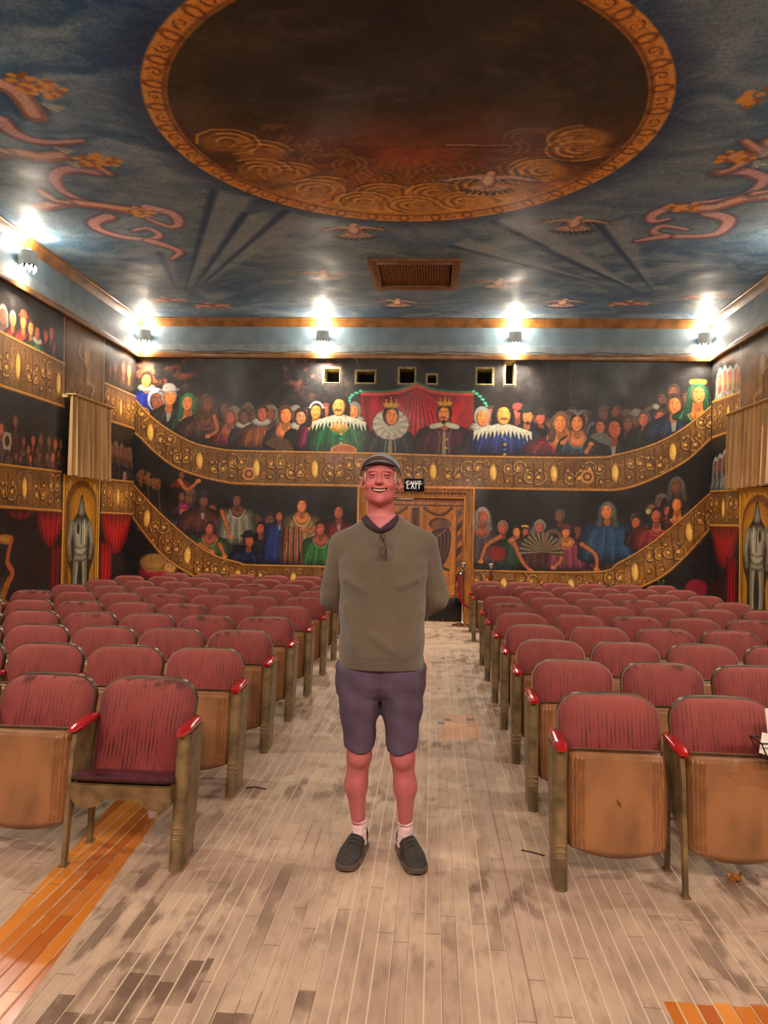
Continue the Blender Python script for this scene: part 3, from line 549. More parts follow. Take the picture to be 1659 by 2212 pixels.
    # projection-booth ports: deep plastered reveals cut through the wall
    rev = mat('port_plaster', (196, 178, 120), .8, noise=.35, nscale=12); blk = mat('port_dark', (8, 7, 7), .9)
    for i, (x0, x1, z0, z1) in enumerate(HB):
        b = MB(); d = .34; g_ = .012; g0 = .006
        for a in ((x0-g_, x0+g0, z0-g_, z1+g_), (x1-g0, x1+g_, z0-g_, z1+g_), (x0+g0, x1-g0, z0-g_, z0+g0), (x0+g0, x1-g0, z1-g0, z1+g_)): b.box(a[0], a[1], YB-.004, YB+d, a[2], a[3])
        o = b.build('trim_%d' % (20+i), rev, None, False); tag(o, kind='structure')
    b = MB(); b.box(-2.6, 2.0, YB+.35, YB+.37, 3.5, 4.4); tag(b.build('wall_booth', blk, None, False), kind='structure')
back_wall()
# ---- side wall murals
def knight(cv, x, zt, zb, w, flip=1):
    H = zt-zb; G = (150, 148, 128); D = (40, 32, 22)
    cv.poly(smooth([(x, zt+.05), (x-.12*w, zt-.12*H), (x-.36*w, zt-.25*H), (x-.46*w, zt-.5*H), (x-.3*w, zt-.68*H), (x-.3*w, zb), (x+.3*w, zb), (x+.34*w, zt-.68*H), (x+.5*w, zt-.5*H), (x+.38*w, zt-.25*H), (x+.14*w, zt-.12*H)], 4), D, 1, .03)
    cv.poly(smooth([(x, zt), (x-.11*w, zt-.09*H), (x-.1*w, zt-.16*H), (x+.1*w, zt-.16*H), (x+.11*w, zt-.09*H)], 3), (120, 118, 106), 1, .01, (56, 52, 46)); cv.stroke([(x, zt), (x, zt-.14*H)], .01, .02, (150, 150, 135), .6)
    cv.poly(smooth([(x-.12*w, zt-.17*H), (x-.34*w, zt-.23*H), (x-.26*w, zt-.42*H), (x-.2*w, zt-.55*H), (x+.2*w, zt-.55*H), (x+.26*w, zt-.42*H), (x+.34*w, zt-.23*H), (x+.12*w, zt-.17*H)], 4), G, 1, .01, (48, 46, 40))
    for s_ in (-1, 1):
        cv.stroke(smooth([(x+s_*.32*w, zt-.24*H), (x+s_*.4*w, zt-.38*H), (x+s_*.36*w, zt-.5*H)], 3, False), .17*w, .11*w, (110, 108, 94), 1, .01); cv.stroke([(x+s_*.34*w, zt-.25*H), (x+s_*.4*w, zt-.4*H)], .04*w, .03*w, (170, 170, 150), .7)
        cv.ell(x+s_*.36*w, zt-.52*H, .07*w, .03*H, (86, 84, 72), 1)
        cv.stroke(smooth([(x+s_*.14*w, zt-.55*H), (x+s_*.17*w, zt-.75*H), (x+s_*.12*w, zb)], 3, False), .2*w, .12*w, (104, 102, 88), 1, .01); cv.stroke([(x+s_*.12*w, zt-.57*H), (x+s_*.14*w, zt-.76*H), (x+s_*.1*w, zb)], .06*w, .04*w, (160, 158, 138), .7)
    for k in range(5): cv.stroke(smooth([(x-.2*w, zt-(.42+.03*k)*H), (x, zt-(.44+.03*k)*H), (x+.2*w, zt-(.42+.03*k)*H)], 3, False), .012, .012, (176, 174, 150) if k % 2 else (40, 38, 30), .8)
    cv.ell(x-.1*w, zt-.27*H, .05*w, .05*H, (34, 30, 26), .9); cv.stroke([(x, zt-.18*H), (x+.02*w, zt-.4*H)], .03*w, .03*w, (40, 38, 30), .8); cv.stroke([(x+.12*w, zt-.2*H), (x+.14*w, zt-.4*H)], .05*w, .04*w, (190, 188, 165), .7)
def niche(cv, P, x0, x1, zt):
    cv.poly(P, (176, 122, 32), 1, .006, None, lambda X, Y: .85+.3*fbm(X*3, Y*12, 4, 3))
    for e in (0, 1):
        xx = (P[0][0]+P[3][0])/2 if e == 0 else (P[1][0]+P[2][0])/2; s_ = 1 if (e == 0) == (P[1][0] > P[0][0]) else -1
        for o_, w_, c_ in ((.02, .03, (208, 158, 70)), (.06, .02, (96, 58, 16)), (.1, .03, (190, 136, 48)), (.13, .014, (88, 50, 14))): cv.stroke([(xx+s_*o_, 0), (xx+s_*o_, P[0][1])], w_, w_, c_, .9)
    c = (x0+x1)/2; r = abs(x1-x0)/2; A = [(c+r*math.cos(a), zt-r*.75+r*.75*math.sin(a)) for a in np.linspace(0, PI, 16)]
    cv.poly([(c+r, 0)]+A+[(c-r, 0)], (104, 62, 16), 1, .012)
    A = [(c+.04+r*.84*math.cos(a), zt-.09-r*.66+r*.66*math.sin(a)) for a in np.linspace(0, PI, 16)]
    cv.poly([(c+.04+r*.84, 0)]+A+[(c+.04-r*.84, 0)], (196, 138, 30), 1, .03, (150, 96, 18))
def redfold(cv, P, side):
    X = [p[0] for p in P]; x0, x1 = min(X), max(X); zt = max(p[1] for p in P)
    cv.poly(smooth(P, 3), (140, 14, 20), 1, .01, (84, 8, 14))
def folds(cv, a, b, sag, n, col=(150, 18, 24)):
    # scalloped swag hanging from a..b (u,z) with depth sag
    (x0, z0), (x1, z1) = a, b
    P = [(x0, z0), (x1, z1)]+[(x1+(x0-x1)*t, z1+(z0-z1)*t-sag*math.sin(PI*t)**.6) for t in np.linspace(.04, .96, 12)]
    cv.poly(P, col, 1, .01, sh(col, .55))
    for k in range(n):
        t = (k+.5)/n; cv.stroke(smooth([(x0+(x1-x0)*t, z0+(z1-z0)*t), (x0+(x1-x0)*(.5+(t-.5)*.75), z0-sag*.55*math.sin(PI*t)**.4), (x0+(x1-x0)*(.5+(t-.5)*.6), z0-sag*.93*math.sin(PI*t)**.5)], 4, False), .012, .012, sh(col, 1.45 if k % 2 else .45), .7, .012)
def tail(cv, x0, x1, zt, zb, n=6, col=(140, 14, 22)):
    cv.poly([(x0, zt), (x1, zt), (x1+.02, zb), (x0-.02, zb)], col, 1, .01, sh(col, .6))
    for k in range(n): x = x0+(x1-x0)*(k+.5)/n; cv.stroke([(x, zt), (x+.01, zb)], .014, .02, sh(col, 1.5 if k % 2 else .45), .7, .012)
def relief(cv, P, seed):
    cv.poly(P, (112, 80, 46), 1, .008, (84, 56, 30), lambda X, Y: .75+.5*fbm(X*6, Y*6, seed, 5))
    u = sum(p[0] for p in P)/4; v = sum(p[1] for p in P)/4; q = random.Random(seed)
    for c_, dx in (((52, 34, 18), -.03), ((190, 146, 92), .012)):
        cv.ell(u+dx, v+.16, .09, .1, c_, .7, 0, .03); cv.stroke(smooth([(u+dx, v+.1), (u+.06+dx, v-.05), (u+.05+dx, v-.2)], 4, False), .17, .12, c_, .6, .05)
        cv.stroke(smooth([(u+.05+dx, v-.2), (u+.25+dx, v-.26), (u+.2+dx, v-.36)], 4, False), .08, .05, c_, .6, .03); cv.stroke(smooth([(u+dx, v+.03), (u-.22+dx, v+.12), (u-.2+dx, v+.26)], 4, False), .06, .04, c_, .6, .03)
    zb = min(p[1] for p in P)
    for k in range(12): cv.spiral(u-.5+k*.09, zb+.1, .05, (60, 40, 22) if k % 2 else (160, 120, 74), .014, .7, 1.2, q.random()*6)
def left_wall():
    g = 1/118.; ys = np.concatenate([np.arange(YF, 7.4, .3), np.arange(7.4, YB+g*.5, g)]); ys[-1] = YB
    zs = np.concatenate([[0, .15, .3], np.arange(.42, 4.3, g), [ZC]])
    cv = Canvas(ys, zs, (24, 19, 18)); X, Y = np.meshgrid(ys, zs); cv.I *= grain(X, Y, 10, 61, .5, 1.5)[..., None]
    f2 = np.clip(fbm(X*4+13, Y*4+8, 43, 5)*2.2-1.0, 0, 1)*np.clip((Y-3.0)/.7, 0, 1)*.6
    cv.I = cv.I*(1-f2[..., None])+np.array((92, 76, 66))/255.*f2[..., None]
    for f in FIGS:
        if f[0] == 'L': fig(cv, *f[1:])
    cv.stroke(smooth([(8.95, 3.45), (8.75, 3.25), (8.72, 3.1)], 4, False), .09, .05, (44, 104, 70), 1, .01)
    for a in (L_BU1, L_BM1): band(cv, [a[0], a[1]], [a[3], a[2]], base=(172, 116, 52), seg=.34, seed=9)
    for a in (L_BU2, L_BM2): band(cv, [a[0], a[1]], [a[3], a[2]], base=(172, 114, 50), seg=.4, seed=10)
    relief(cv, L_PIL, 12)
    cv.stroke([(9.79, 4.2), (9.83, 2.97)], .03, .03, (150, 112, 64), 1); cv.stroke([(11.02, 4.2), (11.06, 2.97)], .03, .03, (150, 112, 64), 1)
    folds(cv, (9.22, 1.58), (9.95, 1.585), .45, 9); tail(cv, 9.6, 9.88, 1.15, 0, 5, (110, 16, 26))
    folds(cv, (11.05, 1.59), (12.22, 1.59), .62, 14, (170, 18, 24)); tail(cv, 11.08, 11.5, 1.15, 0, 7, (160, 14, 22))
    folds(cv, (8.5, 1.58), (9.19, 1.577), .1, 7, (130, 30, 34))
    niche(cv, L_NICHE, 9.98, 10.92, 2.04); knight(cv, 10.44, 1.8, .2, .85)
    # urn stand
    cv.poly(smooth(L_URN[:4], 2), (190, 130, 40), 1, .01, (140, 80, 24)); cv.stroke(smooth([(8.68, 1.25), (8.6, 1.0), (8.72, .85), (8.58, .7), (8.5, .5)], 4, False), .07, .1, (160, 74, 36), 1, .012)
    cv.stroke(smooth([(8.38, 1.2), (8.4, .9), (8.36, .7), (8.45, .5)], 4, False), .05, .08, (150, 66, 34), 1, .012)
    for k in range(9): cv.stroke([(8.5, .45), (8.28+k*.055, .82)], .03, .01, (90, 100, 40) if k % 2 else (170, 90, 40), .8)
    cv.ell(8.5, .42, .22, .14, (150, 84, 36), 1, 0, .02)
    x, y = 8.52, 2.38; cv.poly([(x-.07, y+.1), (x+.07, y+.1), (x+.1, y), (x+.07, y-.1), (x-.07, y-.1), (x-.1, y)], (150, 130, 100), 1); cv.ell(x, y, .05, .06, (50, 34, 26), 1)
    wall_mesh('wall_left', cv, lambda U, Z: np.stack([np.full_like(U, XL), U, Z], -1), paint_wall)
def right_wall():
    g = 1/118.; ys = np.concatenate([np.arange(YF, 9.4, .3), np.arange(9.4, YB+g*.5, g)]); ys[-1] = YB
    zs = np.concatenate([[0, .15, .3], np.arange(.42, 4.3, g), [ZC]])
    cv = Canvas(ys, zs, (24, 20, 19)); X, Y = np.meshgrid(ys, zs); cv.I *= grain(X, Y, 10, 71, .5, 1.5)[..., None]
    for f in FIGS:
        if f[0] == 'R': fig(cv, *f[1:])
    for a in (R_BU,): band(cv, [a[0], a[1], a[2]], [a[5], a[4], a[3]], base=(142, 98, 50), seg=.42, seed=19)
    band(cv, [R_BM[0], R_BM[1], R_BM[2]], [R_BM[5], R_BM[4], R_BM[3]], base=(150, 98, 38), seg=.4, seed=20)
    relief(cv, R_PIL, 32); cv.stroke([(11.13, 4.2), (11.13, 3.1)], .03, .03, (150, 112, 64), 1)
    folds(cv, (12.2, 1.595), (11.1, 1.595), .62, 14, (140, 16, 22)); tail(cv, 11.15, 11.55, 1.15, 0, 7, (120, 10, 18))
    niche(cv, [R_NICHE[1], R_NICHE[0], R_NICHE[3], R_NICHE[2]], 9.95, 11.0, 2.02); knight(cv, 10.5, 1.9, .3, .9)
    wall_mesh('wall_right', cv, lambda U, Z: np.stack([np.full_like(U, XR), U, Z], -1), paint_wall)
left_wall(); right_wall()
# ---- painted ceiling
def ceiling():
    g = 1/88.; xs = np.arange(XL, XR+g*.5, g); xs[-1] = XR
    ys = np.concatenate([np.arange(YF, 3.7, .25), np.arange(3.7, YB+g*.5, g)]); ys[-1] = YB
    cv = Canvas(xs, ys, (84, 104, 124)); X, Y = np.meshgrid(xs, ys)
    w1 = fbm(X*1.1, Y*1.1, 51, 4); w2 = fbm(X*.9+20, Y*.9+7, 55, 4)
    n = fbm(X*2.2+w1*4, Y*5+w2*5, 57, 5); n2 = fbm(X*.6+3, Y*.6+3, 59, 3)
    d = ((X+.3)/2.1)**2+((Y-6.3)/2.01)**2
    a = np.array((40, 80, 120))/255.; b = np.array((112, 138, 156))/255.; t = np.clip((n-.3)/.42, 0, 1)[..., None]
    cv.I = a*(1-t)+b*t
    k = np.clip((n2-.35)/.3, 0, 1)[..., None]*.45; cv.I = cv.I*(1-k)+np.array((104, 112, 114))/255.*k
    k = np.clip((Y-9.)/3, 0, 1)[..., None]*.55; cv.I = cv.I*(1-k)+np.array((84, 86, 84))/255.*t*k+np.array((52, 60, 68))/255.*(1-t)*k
    k = (np.exp(-((np.sqrt(d)-1.0)/.1)**2))[..., None]*.6; cv.I = cv.I*(1-k)+np.array((22, 38, 72))/255.*k
    for k in range(260):  # curling brush strokes of cloud
        x = XL+9.2*rng.random(); y = 3.8+8.3*rng.random(); r = .06+.16*rng.random(); c = (150, 165, 172) if rng.random() < .45 else (30, 52, 84)
        P = [(x+r*math.cos(q_)*1.5, y+r*math.sin(q_)*.8) for q_ in np.linspace(rng.random()*6, rng.random()*6+2.5, 7)]
        cv.stroke(P, .03, .01, c, .22, .03)
    for i, ((x0, y0), (x1, y1)) in enumerate(C_RAYS):
        dx, dy = x1-x0, y1-y0; l = math.hypot(dx, dy); nx_, ny_ = -dy/l, dx/l; w = .14*l/2.5
        cv.poly([(x0, y0), (x1+nx_*w, y1+ny_*w), (x1-nx_*w, y1-ny_*w)], (128, 142, 150), .6, .07)
        cv.stroke([(x0, y0), (x1-nx_*w, y1-ny_*w)], .015, .09, (24, 50, 88), .8, .05)
    # oval picture with gilt ring
    ex, ey = -.3, 6.3; cv.ell(ex, ey, 2.1, 2.01, (186, 122, 48), 1, 0, .012); 
    for r_, c_ in ((2.075, (206, 150, 70)), (1.935, (90, 50, 18))): cv.ell(ex, ey, r_, r_-.085+.0, c_, .8, 0, None, .028)
    q = random.Random(3)
    for k in range(74):
        a = 2*PI*k/74; c_, s_ = math.cos(a), math.sin(a); x = ex+2.005*c_; y = ey+1.925*s_
        if k % 2: cv.ell(x, y, .045, .075, (86, 46, 18), .8, a+PI/2, .02, .02); cv.ell(x, y, .022, .04, (200, 140, 60), .7, a+PI/2, .02)
        else: cv.spiral(x, y, .065, (92, 50, 18), .018, .85, 1.2, q.random()*6, 1 if k % 4 else -1); cv.spiral(x+.01, y, .055, (214, 156, 76), .008, .6, 1.2, q.random()*6)
    b_ = cv.box(ex-1.95, ex+1.95, ey-1.9, ey+1.9); Xb = cv.xs[b_[2]:b_[3]][None, :]; Yb = cv.ys[b_[0]:b_[1]][:, None]
    rr = np.sqrt(((Xb-ex)/1.915)**2+((Yb-ey)/1.835)**2); m = np.clip((1-rr)/.006, 0, 1)
    t = np.clip((Yb-ey+.45)/1.9, 0, 1)+0*Xb; nn = fbm(Xb*2.5+0*Yb, Yb*2.5+0*Xb, 77, 5)
    c0 = np.array((36, 30, 22))/255.; c1 = np.array((112, 48, 16))/255.; c2 = np.array((176, 124, 50))/255.  # near end dark brown: lack of light painted into the oval's colour
    t1 = np.clip(t/.5, 0, 1)[..., None]; t2 = np.clip((t-.5)/.5, 0, 1)[..., None]
    side = np.clip(np.abs(Xb-ex)/1.5+0*Yb, 0, 1)[..., None]
    col = (c0*(1-t1)+c1*t1)*(1-t2)+c2*t2; col = col*(1-.5*side*(1-t2))+np.array((66, 52, 24))/255.*.5*side*(1-t2); col = col*(.55+.9*nn[..., None])
    cv.mix(b_, m, col)
    for k in range(26):   # fan of rays across the lower half
        a = PI*(.04+.92*k/25); x1 = ex+1.8*math.cos(a); y1 = ey+.2+1.5*math.sin(a)
        cv.stroke([(ex+.3*math.cos(a), ey+.35+.2*math.sin(a)), (x1, y1)], .01, .07, (132, 58, 18) if k % 2 else (46, 24, 12), .35, .04)
    for k in range(34):   # broad dim folds behind them
        a = PI*(.02+.96*q.random()); rr_ = .75+.72*q.random(); x = ex+rr_*1.1*math.cos(a); y = ey+rr_*1.05*math.sin(a); r_ = .16+.2*q.random(); s0 = q.random()*6
        for j in range(5): cv.stroke([(x+(r_-.035*j)*math.cos(q_), y+(r_-.03*j)*.7*math.sin(q_)) for q_ in np.linspace(s0, s0+1.8+q.random()*1.5, 8)], .05, .012, (176, 118, 46) if j % 2 else (58, 34, 14), .4, .03)
    for k in range(17):   # swirling gilded draperies round the lower rim
        a = PI*(.05+.9*k/16); x = ex+(1.5+.12*math.sin(k*2.4))*math.cos(a); y = ey+(1.46+.14*math.cos(k*3.1))*math.sin(a)
        cv.ell(x, y, .26, .17, (168, 116, 44), .6, a, .06)
        for j in range(7):
            P = [(x+(.05+.042*j)*math.cos(q_)*1.1, y+(.04+.036*j)*math.sin(q_)) for q_ in np.linspace(q.random()*2+a, q.random()*2+a+3.0, 8)]
            cv.stroke(P, .022, .012, (226, 172, 76) if j % 2 else (70, 42, 16), .75, .015)
        cv.ell(x-.12*math.cos(a), y-.16*math.sin(a), .06, .05, (168, 112, 52), .8, 0, .02)
    for k in range(22):   # dim grey figures in the dark half
        x = ex+(q.random()-.5)*3.0; y = ey-.2-1.3*q.random()
        P = [(x+.22*math.cos(q_), y+.13*math.sin(q_)) for q_ in np.linspace(q.random()*6, q.random()*6+3, 8)]
        if ((x-ex)/1.7)**2+((y-ey)/1.6)**2 < 1: cv.stroke(P, .08, .03, (74, 62, 54), .35, .06)
    cv.stroke([(-1.35, 5.93), (-.9, 5.94)], .01, .004, (130, 116, 90), .7); cv.stroke([(-.35, 5.93), (.1, 5.94)], .01, .004, (130, 116, 90), .7); cv.stroke([(-2.0, 5.93), (1.4, 5.94)], .012, .012, (24, 18, 14), .7)
    cv.stroke([(.05, 6.64), (.65, 6.66)], .02, .006, (190, 150, 110), .7); cv.stroke([(-2.0, 6.66), (1.5, 6.68)], .012, .012, (40, 22, 12), .6)
    # ribbons, cherubs and doves
    for P in C_RIB:
        P = smooth(P, 6, False); cv.stroke(P, .22, .12, (24, 42, 74), .5, .06); cv.stroke(P, .19, .08, (116, 76, 84), 1, .012); cv.stroke([p+np.array((0, -.015)) for p in P], .13, .045, (186, 144, 144), .95, .02)
    for P in C_FIG+C_LEGS:
        big = P in C_FIG; P = smooth(P, 6, False); w = (.2, .2) if big else (.12, .08)
        cv.stroke(P, w[0]+.08, w[1]+.08, (26, 44, 74), .5, .06); cv.stroke(P, w[0], w[1], (130, 84, 72), 1, .02); cv.stroke([p+np.array((0, -.02)) for p in P], w[0]*.55, w[1]*.5, (200, 158, 140), .9, .04)
    for x, y in C_WING:
        for k in range(5): cv.stroke([(x, y), (x+.02+.03*k, y+(.12-.02*k))], .05, .03, (176, 178, 170) if k % 2 else (130, 134, 134), .9, .012)
    for x, y in C_HAIR:
        for k in range(26): a = q.random()*7; d_ = .13*q.random()**.5; cv.ell(x+d_*math.cos(a)*1.3, y+d_*math.sin(a), .035, .033, (206, 140, 52) if k % 3 else (140, 80, 24), .9, 0, .02)
    for x, y in C_CHER:
        for k in range(7): cv.stroke(smooth([(x-.3+.05*k, y+.12*math.sin(k)), (x, y+.06*math.cos(k*2)), (x+.3-.04*k, y+.1*math.sin(k+1))], 4, False), .09, .03, (196, 128, 100) if k % 2 else (104, 64, 60), .8, .025)
        for s_ in (-1, 1): cv.ell(x+s_*.22, y-.02, .06, .05, (176, 116, 86), .8, 0, .03)
    for (x, y), sp, tilt in C_DOVE:
        for s_ in (-1, 1):
            for k in range(11):
                u = k/10.; wx = x+s_*(.06+u*sp*.48); wy = y-.02-.06*math.sin(u*PI)+tilt*s_*u*.3
                cv.stroke([(wx, wy), (wx+s_*.09, wy+.13*(1-.3*u))], .05, .012, (42, 46, 56) if k % 2 else (120, 96, 84), .9, .012)
            cv.stroke(smooth([(x, y), (x+s_*.2*sp, y-.07+tilt*s_*.06), (x+s_*.52*sp, y+tilt*s_*.16)], 5, False), .09, .03, (176, 140, 122), 1, .015)
        for k in range(9):
            a = (k-4)*.24; cv.stroke([(x, y+.06), (x+.3*math.sin(a), y+.1+.22*math.cos(a))], .03, .04, (36, 42, 54), .95, .012); cv.stroke([(x, y+.06), (x+.22*math.sin(a), y+.1+.13*math.cos(a))], .03, .035, (190, 150, 130), .95, .012)
        cv.ell(x, y+.02, .075, .15, (120, 84, 72), 1, 0, .012); cv.ell(x-.01, y, .05, .12, (205, 170, 150), 1, 0, .03); cv.ell(x+.01, y-.14, .04, .045, (196, 150, 130), 1, 0, .012)
    x0, y0, x1, y1 = -.78, 9.6, .17, 10.5
    keep = lambda cx, cy: ~((cx > x0) & (cx < x1) & (cy > y0) & (cy < y1))
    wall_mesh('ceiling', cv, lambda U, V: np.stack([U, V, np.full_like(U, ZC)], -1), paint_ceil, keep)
ceiling()
# ---- other shell parts
dark = mat('stage_dark', (52, 44, 42), .9, noise=.3)
b = MB(); b.box(XL, XR, YF-.1, YF, 0, ZC); tag(b.build('wall_front', dark, None, False), kind='structure')
def floor_mat():
    m = bpy.data.materials.new('worn_floorboards'); m.use_nodes = True; nt = m.node_tree; N = nt.nodes; K = nt.links; bs = N['Principled BSDF']
    def mth(op, a, b=None, c=None):
        n = N.new('ShaderNodeMath'); n.operation = op
        for i, v in enumerate((a, b, c)):
            if v is None: continue
            if hasattr(v, 'is_linked'): K.new(v, n.inputs[i])
            else: n.inputs[i].default_value = v
        return n.outputs[0]
    def mixc(f, a, b_):
        n = N.new('ShaderNodeMix'); n.data_type = 'RGBA'
        for i, v in ((0, f), (6, a), (7, b_)):
            if hasattr(v, 'is_linked'): K.new(v, n.inputs[i])
            elif i == 0: n.inputs[i].default_value = v
            else: n.inputs[i].default_value = (*L(*v), 1)
        return n.outputs[2]
    def ramp(v, a, b_):
        n = N.new('ShaderNodeMapRange'); n.inputs[1].default_value = a; n.inputs[2].default_value = b_; K.new(v, n.inputs[0]); return n.outputs[0]
    tc = N.new('ShaderNodeTexCoord'); sp = N.new('ShaderNodeSeparateXYZ'); K.new(tc.outputs['Object'], sp.inputs[0]); x, y = sp.outputs[0], sp.outputs[1]
    back = mth('GREATER_THAN', y, 9.2)
    # swap axes at the back of the hall where the boards turn
    u = mth('ADD', mth('MULTIPLY', x, mth('SUBTRACT', 1, back)), mth('MULTIPLY', y, back)); v = mth('ADD', mth('MULTIPLY', y, mth('SUBTRACT', 1, back)), mth('MULTIPLY', x, back))
    W = .0575; ub = mth('DIVIDE', u, W); idx = mth('FLOOR', ub); fr = mth('SUBTRACT', ub, idx)
    def white(*vs):
        cb = N.new('ShaderNodeCombineXYZ')
        for i, q in enumerate(vs):
            if hasattr(q, 'is_linked'): K.new(q, cb.inputs[i])
            else: cb.inputs[i].default_value = q
        w = N.new('ShaderNodeTexWhiteNoise'); K.new(cb.outputs[0], w.inputs['Vector']); return w.outputs['Value']
    off = mth('MULTIPLY', white(idx, 3.3), 1.1); vb = mth('DIVIDE', mth('ADD', v, off), 1.15); vi = mth('FLOOR', vb); vf = mth('SUBTRACT', vb, vi)
    rnd = white(idx, vi, 1.); rnd2 = white(idx, vi, 7.)
    def noise(scale, det=5, st=(1, 1, 1), dis=0):
        mp = N.new('ShaderNodeMapping'); mp.inputs['Scale'].default_value = st; K.new(tc.outputs['Object'], mp.inputs[0])
        n = N.new('ShaderNodeTexNoise'); n.inputs['Scale'].default_value = scale; n.inputs['Detail'].default_value = det; n.inputs['Distortion'].default_value = dis; K.new(mp.outputs[0], n.inputs[0]); return n.outputs['Fac']
    n1 = noise(2.2, 6); n2 = noise(9, 6, (1, .45, 1)); n3 = noise(34, 5, (1, .2, 1)); n4 = noise(1.1, 4, (1, .8, 1))
    col = mixc(ramp(n1, .35, .65), (168, 138, 116), (198, 169, 141))
    col = mixc(mth('MULTIPLY', rnd, .5), col, (164, 134, 114))
    col = mixc(mth('MULTIPLY', ramp(n3, .5, .75), .45), col, (120, 96, 80))
    # scuffed dark patches where the finish wore through, board by board
    pat = mth('MULTIPLY', ramp(mth('ADD', n2, mth('MULTIPLY', rnd2, .16)), .58, .68), ramp(n4, .42, .6)); col = mixc(mth('MULTIPLY', pat, .75), col, (98, 72, 56))
    # bare brown rectangles at the front
    def boxm(x0, x1, y0, y1, s=.01):
        a = mth('MULTIPLY', ramp(x, x0, x0+s), ramp(x, x1, x1-s)); b_ = mth('MULTIPLY', ramp(y, y0, y0+s), ramp(y, y1, y1-s)); return mth('MULTIPLY', a, b_)
    jag = mth('MULTIPLY', mth('SUBTRACT', white(idx, 9.), .5), .3)
    def boxj(x0, x1, y0, y1):
        yy = mth('ADD', y, jag); a = mth('MULTIPLY', mth('GREATER_THAN', u, x0), mth('LESS_THAN', u, x1)); b_ = mth('MULTIPLY', mth('GREATER_THAN', yy, y0), mth('LESS_THAN', yy, y1)); return mth('MULTIPLY', a, b_)
    br = mth('MULTIPLY', mth('MAXIMUM', mth('MAXIMUM', boxj(-1.0, -.72, 2.25, 2.5), boxj(-.64, -.3, 2.0, 2.36)), boxj(-1.15, -.95, 2.2, 2.38)), ramp(n2, .3, .5)); col = mixc(mth('MULTIPLY', br, .85), col, (96, 68, 50))
    # fresh patch boards
    pt = mth('MAXIMUM', boxj(.095, .37, 5.42, 6.15), boxj(-.24, -.03, 7.0, 9.05)); col = mixc(mth('MULTIPLY', pt, .85), col, mixc(rnd, (206, 150, 112), (186, 122, 84)))
    gv = mth('MULTIPLY', mth('GREATER_THAN', white(idx, 5.), .45), mth('MULTIPLY', mth('GREATER_THAN', mth('ADD', y, mth('MULTIPLY', jag, .6)), 5.95), mth('LESS_THAN', mth('ADD', y, mth('MULTIPLY', jag, .6)), 6.02))); gv = mth('MULTIPLY', gv, boxm(.06, .4, 5.5, 6.3)); col = mixc(gv, col, (96, 90, 92))
    # still-varnished amber strip left, and a corner of it right
    sl = mth('ADD', x, mth('MULTIPLY', mth('SUBTRACT', y, 2.2), .09))
    var = mth('MULTIPLY', mth('MULTIPLY', mth('GREATER_THAN', sl, -1.5), mth('LESS_THAN', sl, -1.215)), mth('LESS_THAN', y, 4.6))
    var2 = mth('MULTIPLY', mth('GREATER_THAN', x, .765), mth('LESS_THAN', mth('ADD', y, mth('MULTIPLY', jag, .1)), 2.54)); var = mth('MAXIMUM', var, var2)
    amb = mixc(rnd, (214, 132, 48), (168, 84, 22)); col = mixc(var, col, amb)
    # seams: pale dust on most, dark gap on others
    seam = mth('MAXIMUM', ramp(fr, .075, .02), ramp(fr, .925, .98)); sdust = mth('MULTIPLY', seam, mth('GREATER_THAN', mth('ADD', white(idx, 2.), mth('MULTIPLY', n4, .4)), .45))
    col = mixc(mth('MULTIPLY', seam, .55), col, (96, 72, 58)); col = mixc(mth('MULTIPLY', sdust, .85), col, (214, 190, 158))
    be = mth('LESS_THAN', vf, .006); col = mixc(mth('MULTIPLY', be, .6), col, (108, 84, 66))
    K.new(col, bs.inputs['Base Color'])
    rg = mth('SUBTRACT', mth('ADD', .5, mth('MULTIPLY', n2, .25)), mth('MULTIPLY', var, .42)); K.new(rg, bs.inputs['Roughness'])
    bp = N.new('ShaderNodeBump'); bp.inputs['Strength'].default_value = .35; bp.inputs['Distance'].default_value = .003; K.new(mth('SUBTRACT', mth('MULTIPLY', n3, .4), seam), bp.inputs['Height']); K.new(bp.outputs[0], bs.inputs['Normal'])
    return m
b = MB(); b.box(XL-.1, XR+.1, YF-.1, YB+.1, -.05, 0); tag(b.build('floor', floor_mat(), None, False), kind='structure')
# cornice: pale blue frieze boards between two gilt mouldings, on three walls
gold = mat('gilt_moulding', (160, 104, 50), .38, noise=.3, nscale=5, spec=.6, coat=.2)
frz = mat('frieze_paint', (122, 142, 152), .6, noise=.12, nscale=4)
lip = mat('frieze_ledge', (142, 154, 158), .6, noise=.12)
crown = [(0, 4.685), (.02, 4.685), (.028, 4.70), (.04, 4.715), (.075, 4.765), (.082, 4.79), (.098, 4.80), (.098, 4.822), (0, 4.822)]
low = [(0, 4.168), (.055, 4.168), (.06, 4.18), (.06, 4.225), (.045, 4.235), (.035, 4.258), (0, 4.258)]
fr1 = [(0, 4.39), (.012, 4.39), (.012, 4.69), (0, 4.69)]; fr2 = [(0, 4.25), (.03, 4.25), (.03, 4.392), (.022, 4.4), (0, 4.4)]
k = 1
for nm, prof, mm in (('crown', crown, gold), ('low', low, gold), ('f1', fr1, frz), ('f2', fr2, lip)):
    e = .0
    o = MB().prism([(YB-.0005-d, z) for d, z in prof], 0, XL, XR).build('trim_%d' % k, mm); tag(o, kind='structure'); k += 1
    o = MB().prism([(XL+.0005+d, z) for d, z in prof], 1, YF, YB-.001).build('trim_%d' % k, mm); tag(o, kind='structure'); k += 1
    o = MB().prism([(XR-.0005-d, z) for d, z in prof], 1, YF, YB-.001).build('trim_%d' % k, mm); tag(o, kind='structure'); k += 1
